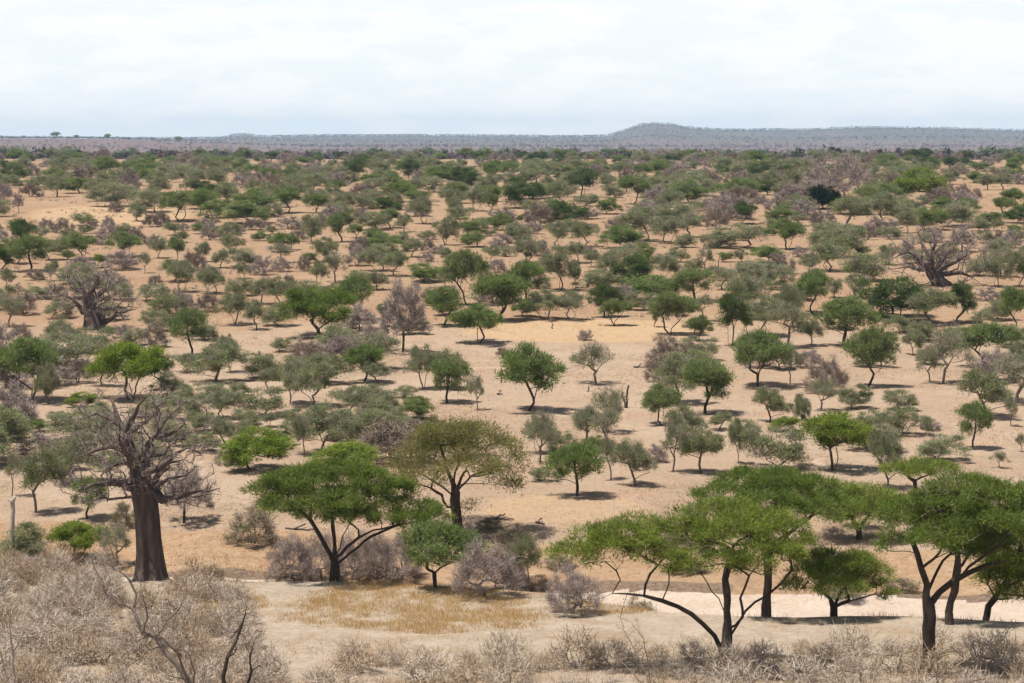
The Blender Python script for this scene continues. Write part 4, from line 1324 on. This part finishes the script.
A = [far_wood(12000, 1500, 5800, 2.6, 4.8, 14, 51, .10), far_wood(9000, 5400, 10400, 4, 8, 9, 52, .42), far_wood(6000, 9300, 11300, 6, 10, 8, 53, .75), far_wood(420, 1400, 2600, 4.5, 8, 34, 54, .75), far_wood(420, 1330, 1650, 3.0, 5.5, 50, 55, .55)]
scatter_mesh('far_woodland', np.concatenate([a[0] for a in A]), [M['far_mauve'], M['far_green']], np.concatenate([a[1] for a in A]))

# lone trees on the left skyline
for i, (u, h, lab) in enumerate([(57, 30, 'tiny flat topped tree alone on left skyline, furthest left'), (78, 17, 'tiny round tree right of the first skyline tree'), (109, 26, 'tiny umbrella tree on the skyline above the left far belt'), (180, 26, 'tiny umbrella tree on the skyline left of the low blue hill'), (130, 15, 'tiny round bush tree between two skyline umbrella trees')]):
    p = at_depth(u, 5550)
    q = PROTO['Yh'][i % 3]
    o = place('skyline_tree', q, p, i, (h / 12 * 1.2, h / 12 * 1.2, h / 12))
    tag(o, lab, 'tree', 'trees on the skyline')

# ------------------------------------------------------------------ ground
ys = np.concatenate([np.linspace(-380, 60, 40), np.exp(np.linspace(math.log(61), math.log(126), 60)), np.linspace(126.5, 225, 190), np.exp(np.linspace(math.log(226), math.log(1400), 240)), np.exp(np.linspace(math.log(1420), math.log(13600), 150))])
NC = 420
sc_ = np.linspace(-1, 1, NC)
sc_ = .45 * sc_ + .55 * sc_ ** 3
Yg = np.repeat(ys[:, None], NC, 1)
Xg = sc_[None, :] * (120 + .62 * np.maximum(ys, 0))[:, None]
Zg = terrain(Xg, Yg)
V = np.stack([Xg, Yg, Zg], -1).reshape(-1, 3)
nr = len(ys)
ii = (np.arange(nr - 1)[:, None] * NC + np.arange(NC - 1)[None, :]).ravel()
Q = np.stack([ii, ii + 1, ii + NC + 1, ii + NC], 1)


def attr(me, name, val):
    a = me.attributes.new(name, 'FLOAT', 'POINT')
    a.data.foreach_set('value', np.asarray(val, np.float32).ravel())


def ground_mat():
    m, nt, out = new_mat('earth')
    tc = N(nt, 'ShaderNodeTexCoord')
    P = tc.outputs['Object']

    def at(name):
        return N(nt, 'ShaderNodeAttribute', attribute_name=name).outputs['Fac']

    def soft(name, amt=.5, scale=.35):
        """mask with an edge broken up by noise"""
        a = N(nt, 'ShaderNodeMath', operation='MULTIPLY_ADD')
        nt.links.new(noise(nt, scale, 6, .65, P), a.inputs[0])
        a.inputs[1].default_value = amt
        nt.links.new(at(name), a.inputs[2])
        return ramp(nt, a.outputs[0], .5 + amt * .2, .5 + amt * .8)
    # pale clearing earth, redder earth further off
    n1 = ramp(nt, noise(nt, .045, 5, .6, P), .36, .64)
    n2 = ramp(nt, noise(nt, .5, 6, .7, P), .35, .68)
    tan = mixc(nt, n1, (0.293, 0.193, 0.121), (0.346, 0.248, 0.168))
    tan = mixc(nt, ramp(nt, noise(nt, .16, 6, .7, P), .5, .7), tan, (0.236, 0.157, 0.098))
    tan = mixc(nt, ramp(nt, noise(nt, .07, 7, .7, P), .52, .68), tan, (.330, .200, .125))
    trk = N(nt, 'ShaderNodeMath', operation='SUBTRACT')
    nt.links.new(noise(nt, .022, 2.5, .5, P), trk.inputs[0])
    trk.inputs[1].default_value = .5
    tra = N(nt, 'ShaderNodeMath', operation='ABSOLUTE')
    nt.links.new(trk.outputs[0], tra.inputs[0])
    trail = ramp(nt, tra.outputs[0], .009, .003)
    trm = N(nt, 'ShaderNodeMath', operation='MULTIPLY')
    nt.links.new(trail, trm.inputs[0])
    nt.links.new(ramp(nt, noise(nt, .05, 4, .6, P), .50, .60), trm.inputs[1])
    trn = N(nt, 'ShaderNodeMath', operation='MULTIPLY')
    nt.links.new(trm.outputs[0], trn.inputs[0])
    trn.inputs[1].default_value = .5
    tan = mixc(nt, trn.outputs[0], tan, (.440, .345, .255))
    red = mixc(nt, n1, (0.274, 0.151, 0.076), (0.306, 0.199, 0.114))
    red = mixc(nt, n2, red, (0.237, 0.134, 0.063))
    col = mixc(nt, soft('red', .7, .04), tan, red)
    gold = mixc(nt, n2, (0.370, 0.230, 0.112), (0.399, 0.270, 0.152))
    col = mixc(nt, soft('gold', .6, .2), col, gold)
    bench = mixc(nt, n2, (0.295, 0.228, 0.165), (0.383, 0.311, 0.235))
    bench = mixc(nt, ramp(nt, noise(nt, .22, 6, .7, P), .48, .66), bench, (0.279, 0.198, 0.120))
    col = mixc(nt, soft('bench', .5, .4), col, bench)
    bank = mixc(nt, n2, (0.278, 0.155, 0.070), (0.326, 0.207, 0.113))
    bank = mixc(nt, ramp(nt, noise(nt, 1.1, 5, .7, P), .55, .7), bank, (0.197, 0.115, 0.066))
    col = mixc(nt, soft('bank', .5, .3), col, bank)
    col = mixc(nt, soft('scar', .5, .8), col, (.120, .070, .040))
    sand = mixc(nt, ramp(nt, noise(nt, .3, 5, .6, P), .35, .7), (0.441, 0.341, 0.261), (0.496, 0.400, 0.318))
    col = mixc(nt, soft('sand', .3, .5), col, sand)
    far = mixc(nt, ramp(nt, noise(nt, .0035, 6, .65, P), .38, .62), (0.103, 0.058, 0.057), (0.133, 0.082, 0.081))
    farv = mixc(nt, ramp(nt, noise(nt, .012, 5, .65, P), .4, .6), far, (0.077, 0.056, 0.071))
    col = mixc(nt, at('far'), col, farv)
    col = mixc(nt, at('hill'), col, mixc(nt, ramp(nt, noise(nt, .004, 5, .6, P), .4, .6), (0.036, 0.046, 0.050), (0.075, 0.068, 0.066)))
    # small stones and litter: darker specks with a shape of their own
    v = N(nt, 'ShaderNodeTexVoronoi')
    v.inputs['Scale'].default_value = .9
    nt.links.new(P, v.inputs['Vector'])
    spk = ramp(nt, v.outputs['Distance'], .22, .10)
    f = N(nt, 'ShaderNodeMath', operation='MULTIPLY')
    nt.links.new(spk, f.inputs[0])
    nt.links.new(ramp(nt, noise(nt, .11, 4, .6, P), .52, .66), f.inputs[1])
    f2 = N(nt, 'ShaderNodeMath', operation='MULTIPLY')
    nt.links.new(f.outputs[0], f2.inputs[0])
    f2.inputs[1].default_value = .75
    col = mixc(nt, f2.outputs[0], col, (0.164, 0.115, 0.078))
    fine = ramp(nt, noise(nt, 2.6, 4, .75, P), .3, .75)
    col = mixc(nt, .22, col, mixc(nt, fine, (0.148, 0.115, 0.082), (0.607, 0.541, 0.476)))
    p = N(nt, 'ShaderNodeBsdfPrincipled')
    p.inputs['Roughness'].default_value = 1
    p.inputs['Specular IOR Level'].default_value = .05
    nt.links.new(col, p.inputs['Base Color'])
    b = N(nt, 'ShaderNodeBump')
    b.inputs['Strength'].default_value = .9
    b.inputs['Distance'].default_value = .25
    nt.links.new(noise(nt, .8, 9, .75, P), b.inputs['Height'])
    nt.links.new(b.outputs[0], p.inputs['Normal'])
    nt.links.new(p.outputs[0], out.inputs['Surface'])
    return m


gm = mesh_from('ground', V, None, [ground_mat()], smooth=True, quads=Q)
ug = 512 + F * Xg / np.maximum(Yg, 40)
cyg, feg = crest_y(ug), far_edge(ug)
rowg = 139 - Zg / np.maximum(Yg, 1) * F
attr(gm, 'sand', sstep(-36.1 + .9, -36.1 + .35, Zg) * (Yg > cyg) * (Yg < feg + 1))
attr(gm, 'bank', ((Yg > cyg + .5) & (Yg < feg)) * .8 + sstep(-1, 0, Yg - feg) * sstep(20, 9, Yg - feg))
attr(gm, 'bench', sstep(1, -1, Yg - cyg) * 1.0)
gold = np.where(Yg < 180, gold_mask(Xg, np.maximum(Yg, 40)), 0)
gold = np.maximum(gold, sstep(1.1, .6, np.hypot((ug - 590) / 150, (rowg - 331) / 14)) * (Yg > 250) * .9)
gold = np.maximum(gold, sstep(1.1, .6, np.hypot((ug - 560) / 120, (rowg - 512) / 22)) * (Yg > 200) * (Yg < 260) * .5)
gold = np.maximum(gold, sstep(1.1, .6, np.hypot((ug - 110) / 110, (rowg - 215) / 14)) * (Yg > 450) * .6)
gold = np.maximum(gold, .5 * (Yg < 150) * sstep(.45, .7, vnoise(Xg / 5, Yg / 5, 61)))
attr(gm, 'gold', gold)
attr(gm, 'red', sstep(300, 420, Yg + 0 * Xg) * .95)
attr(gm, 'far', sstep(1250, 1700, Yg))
attr(gm, 'scar', sstep(-.6, .3, Yg - feg) * sstep(3.4, 1.6, Yg - feg) * sstep(.35, .6, vnoise(Xg / 7, Yg / 9, 71)) * .9)
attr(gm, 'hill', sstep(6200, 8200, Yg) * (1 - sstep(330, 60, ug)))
go = bpy.data.objects.new('ground', gm)
C.objects.link(go)
go['kind'] = 'structure'

# ------------------------------------------------------------------ air
hm = bpy.data.meshes.new('haze')
x0, x1, y0, y1, z0, z1 = -9200, 9200, -420, 13900, -60, 116
hm.from_pydata([(x, y, z) for x in (x0, x1) for y in (y0, y1) for z in (z0, z1)], [], [(0, 1, 3, 2), (4, 6, 7, 5), (0, 4, 5, 1), (2, 3, 7, 6), (0, 2, 6, 4), (1, 5, 7, 3)])
m, nt, out = new_mat('haze')
pv = N(nt, 'ShaderNodeVolumePrincipled')
pv.inputs['Color'].default_value = (.50, .74, 1.0, 1)
pv.inputs['Density'].default_value = .000047
pv.inputs['Anisotropy'].default_value = 0.0
nt.links.new(pv.outputs[0], out.inputs['Volume'])
hm.materials.append(m)
ho = bpy.data.objects.new('haze', hm)
C.objects.link(ho)
ho['kind'] = 'stuff'

# ------------------------------------------------------------------ light
sun_dir = np.array([-.34, -.10, 1.0])
sun_dir /= np.linalg.norm(sun_dir)
elev = math.asin(sun_dir[2])
azim = math.atan2(sun_dir[0], sun_dir[1])
ld = bpy.data.lights.new('sun', 'SUN')
ld.energy = 5.0
ld.angle = math.radians(.55)
ld.color = (1.0, .95, .87)
lo_ = bpy.data.objects.new('sun', ld)
from mathutils import Vector
lo_.rotation_euler = Vector(-sun_dir).to_track_quat('-Z', 'Y').to_euler()
lo_.location = (0, 0, 120)
C.objects.link(lo_)

w = bpy.data.worlds.new('World')
scene.world = w
w.use_nodes = True
nt = w.node_tree
nt.nodes.clear()
out = N(nt, 'ShaderNodeOutputWorld')
sky = N(nt, 'ShaderNodeTexSky', sky_type='NISHITA')
sky.sun_disc = False
sky.sun_elevation = elev
sky.sun_rotation = azim
sky.air_density = 1.0
sky.dust_density = 1.0
bg = N(nt, 'ShaderNodeBackground')
bg.inputs['Strength'].default_value = .055
nt.links.new(sky.outputs[0], bg.inputs['Color'])
tc = N(nt, 'ShaderNodeTexCoord')
mp = N(nt, 'ShaderNodeMapping')
mp.inputs['Scale'].default_value = (26, 26, 92)
nt.links.new(tc.outputs['Generated'], mp.inputs['Vector'])
cf = ramp(nt, noise(nt, 1.0, 9, .60, mp.outputs[0]), .40, .60)
ccol = mixc(nt, cf, (.87, .91, .93), (.955, .955, .95))
cb = N(nt, 'ShaderNodeBackground')
cb.inputs['Strength'].default_value = .80
nt.links.new(ccol, cb.inputs['Color'])
sep = N(nt, 'ShaderNodeSeparateXYZ')
nt.links.new(tc.outputs['Generated'], sep.inputs[0])
cov = N(nt, 'ShaderNodeMapRange')
cov.interpolation_type = 'SMOOTHSTEP'
cov.inputs['From Min'].default_value = .10
cov.inputs['From Max'].default_value = .34
cov.inputs['To Min'].default_value = .96
cov.inputs['To Max'].default_value = .08
nt.links.new(sep.outputs[2], cov.inputs['Value'])
mx = N(nt, 'ShaderNodeMixShader')
nt.links.new(cov.outputs[0], mx.inputs[0])
nt.links.new(bg.outputs[0], mx.inputs[1])
nt.links.new(cb.outputs[0], mx.inputs[2])
nt.links.new(mx.outputs[0], out.inputs['Surface'])

scene.view_settings.view_transform = 'Standard'
scene.view_settings.look = 'None'
scene.view_settings.exposure = 0.52
scene.view_settings.gamma = 1
scene.view_settings.use_curve_mapping = False
cy = scene.cycles
cy.max_bounces = 5
cy.diffuse_bounces = 3
cy.glossy_bounces = 1
cy.transmission_bounces = 2
cy.volume_bounces = 0
cy.transparent_max_bounces = 8
cy.sample_clamp_indirect = 6
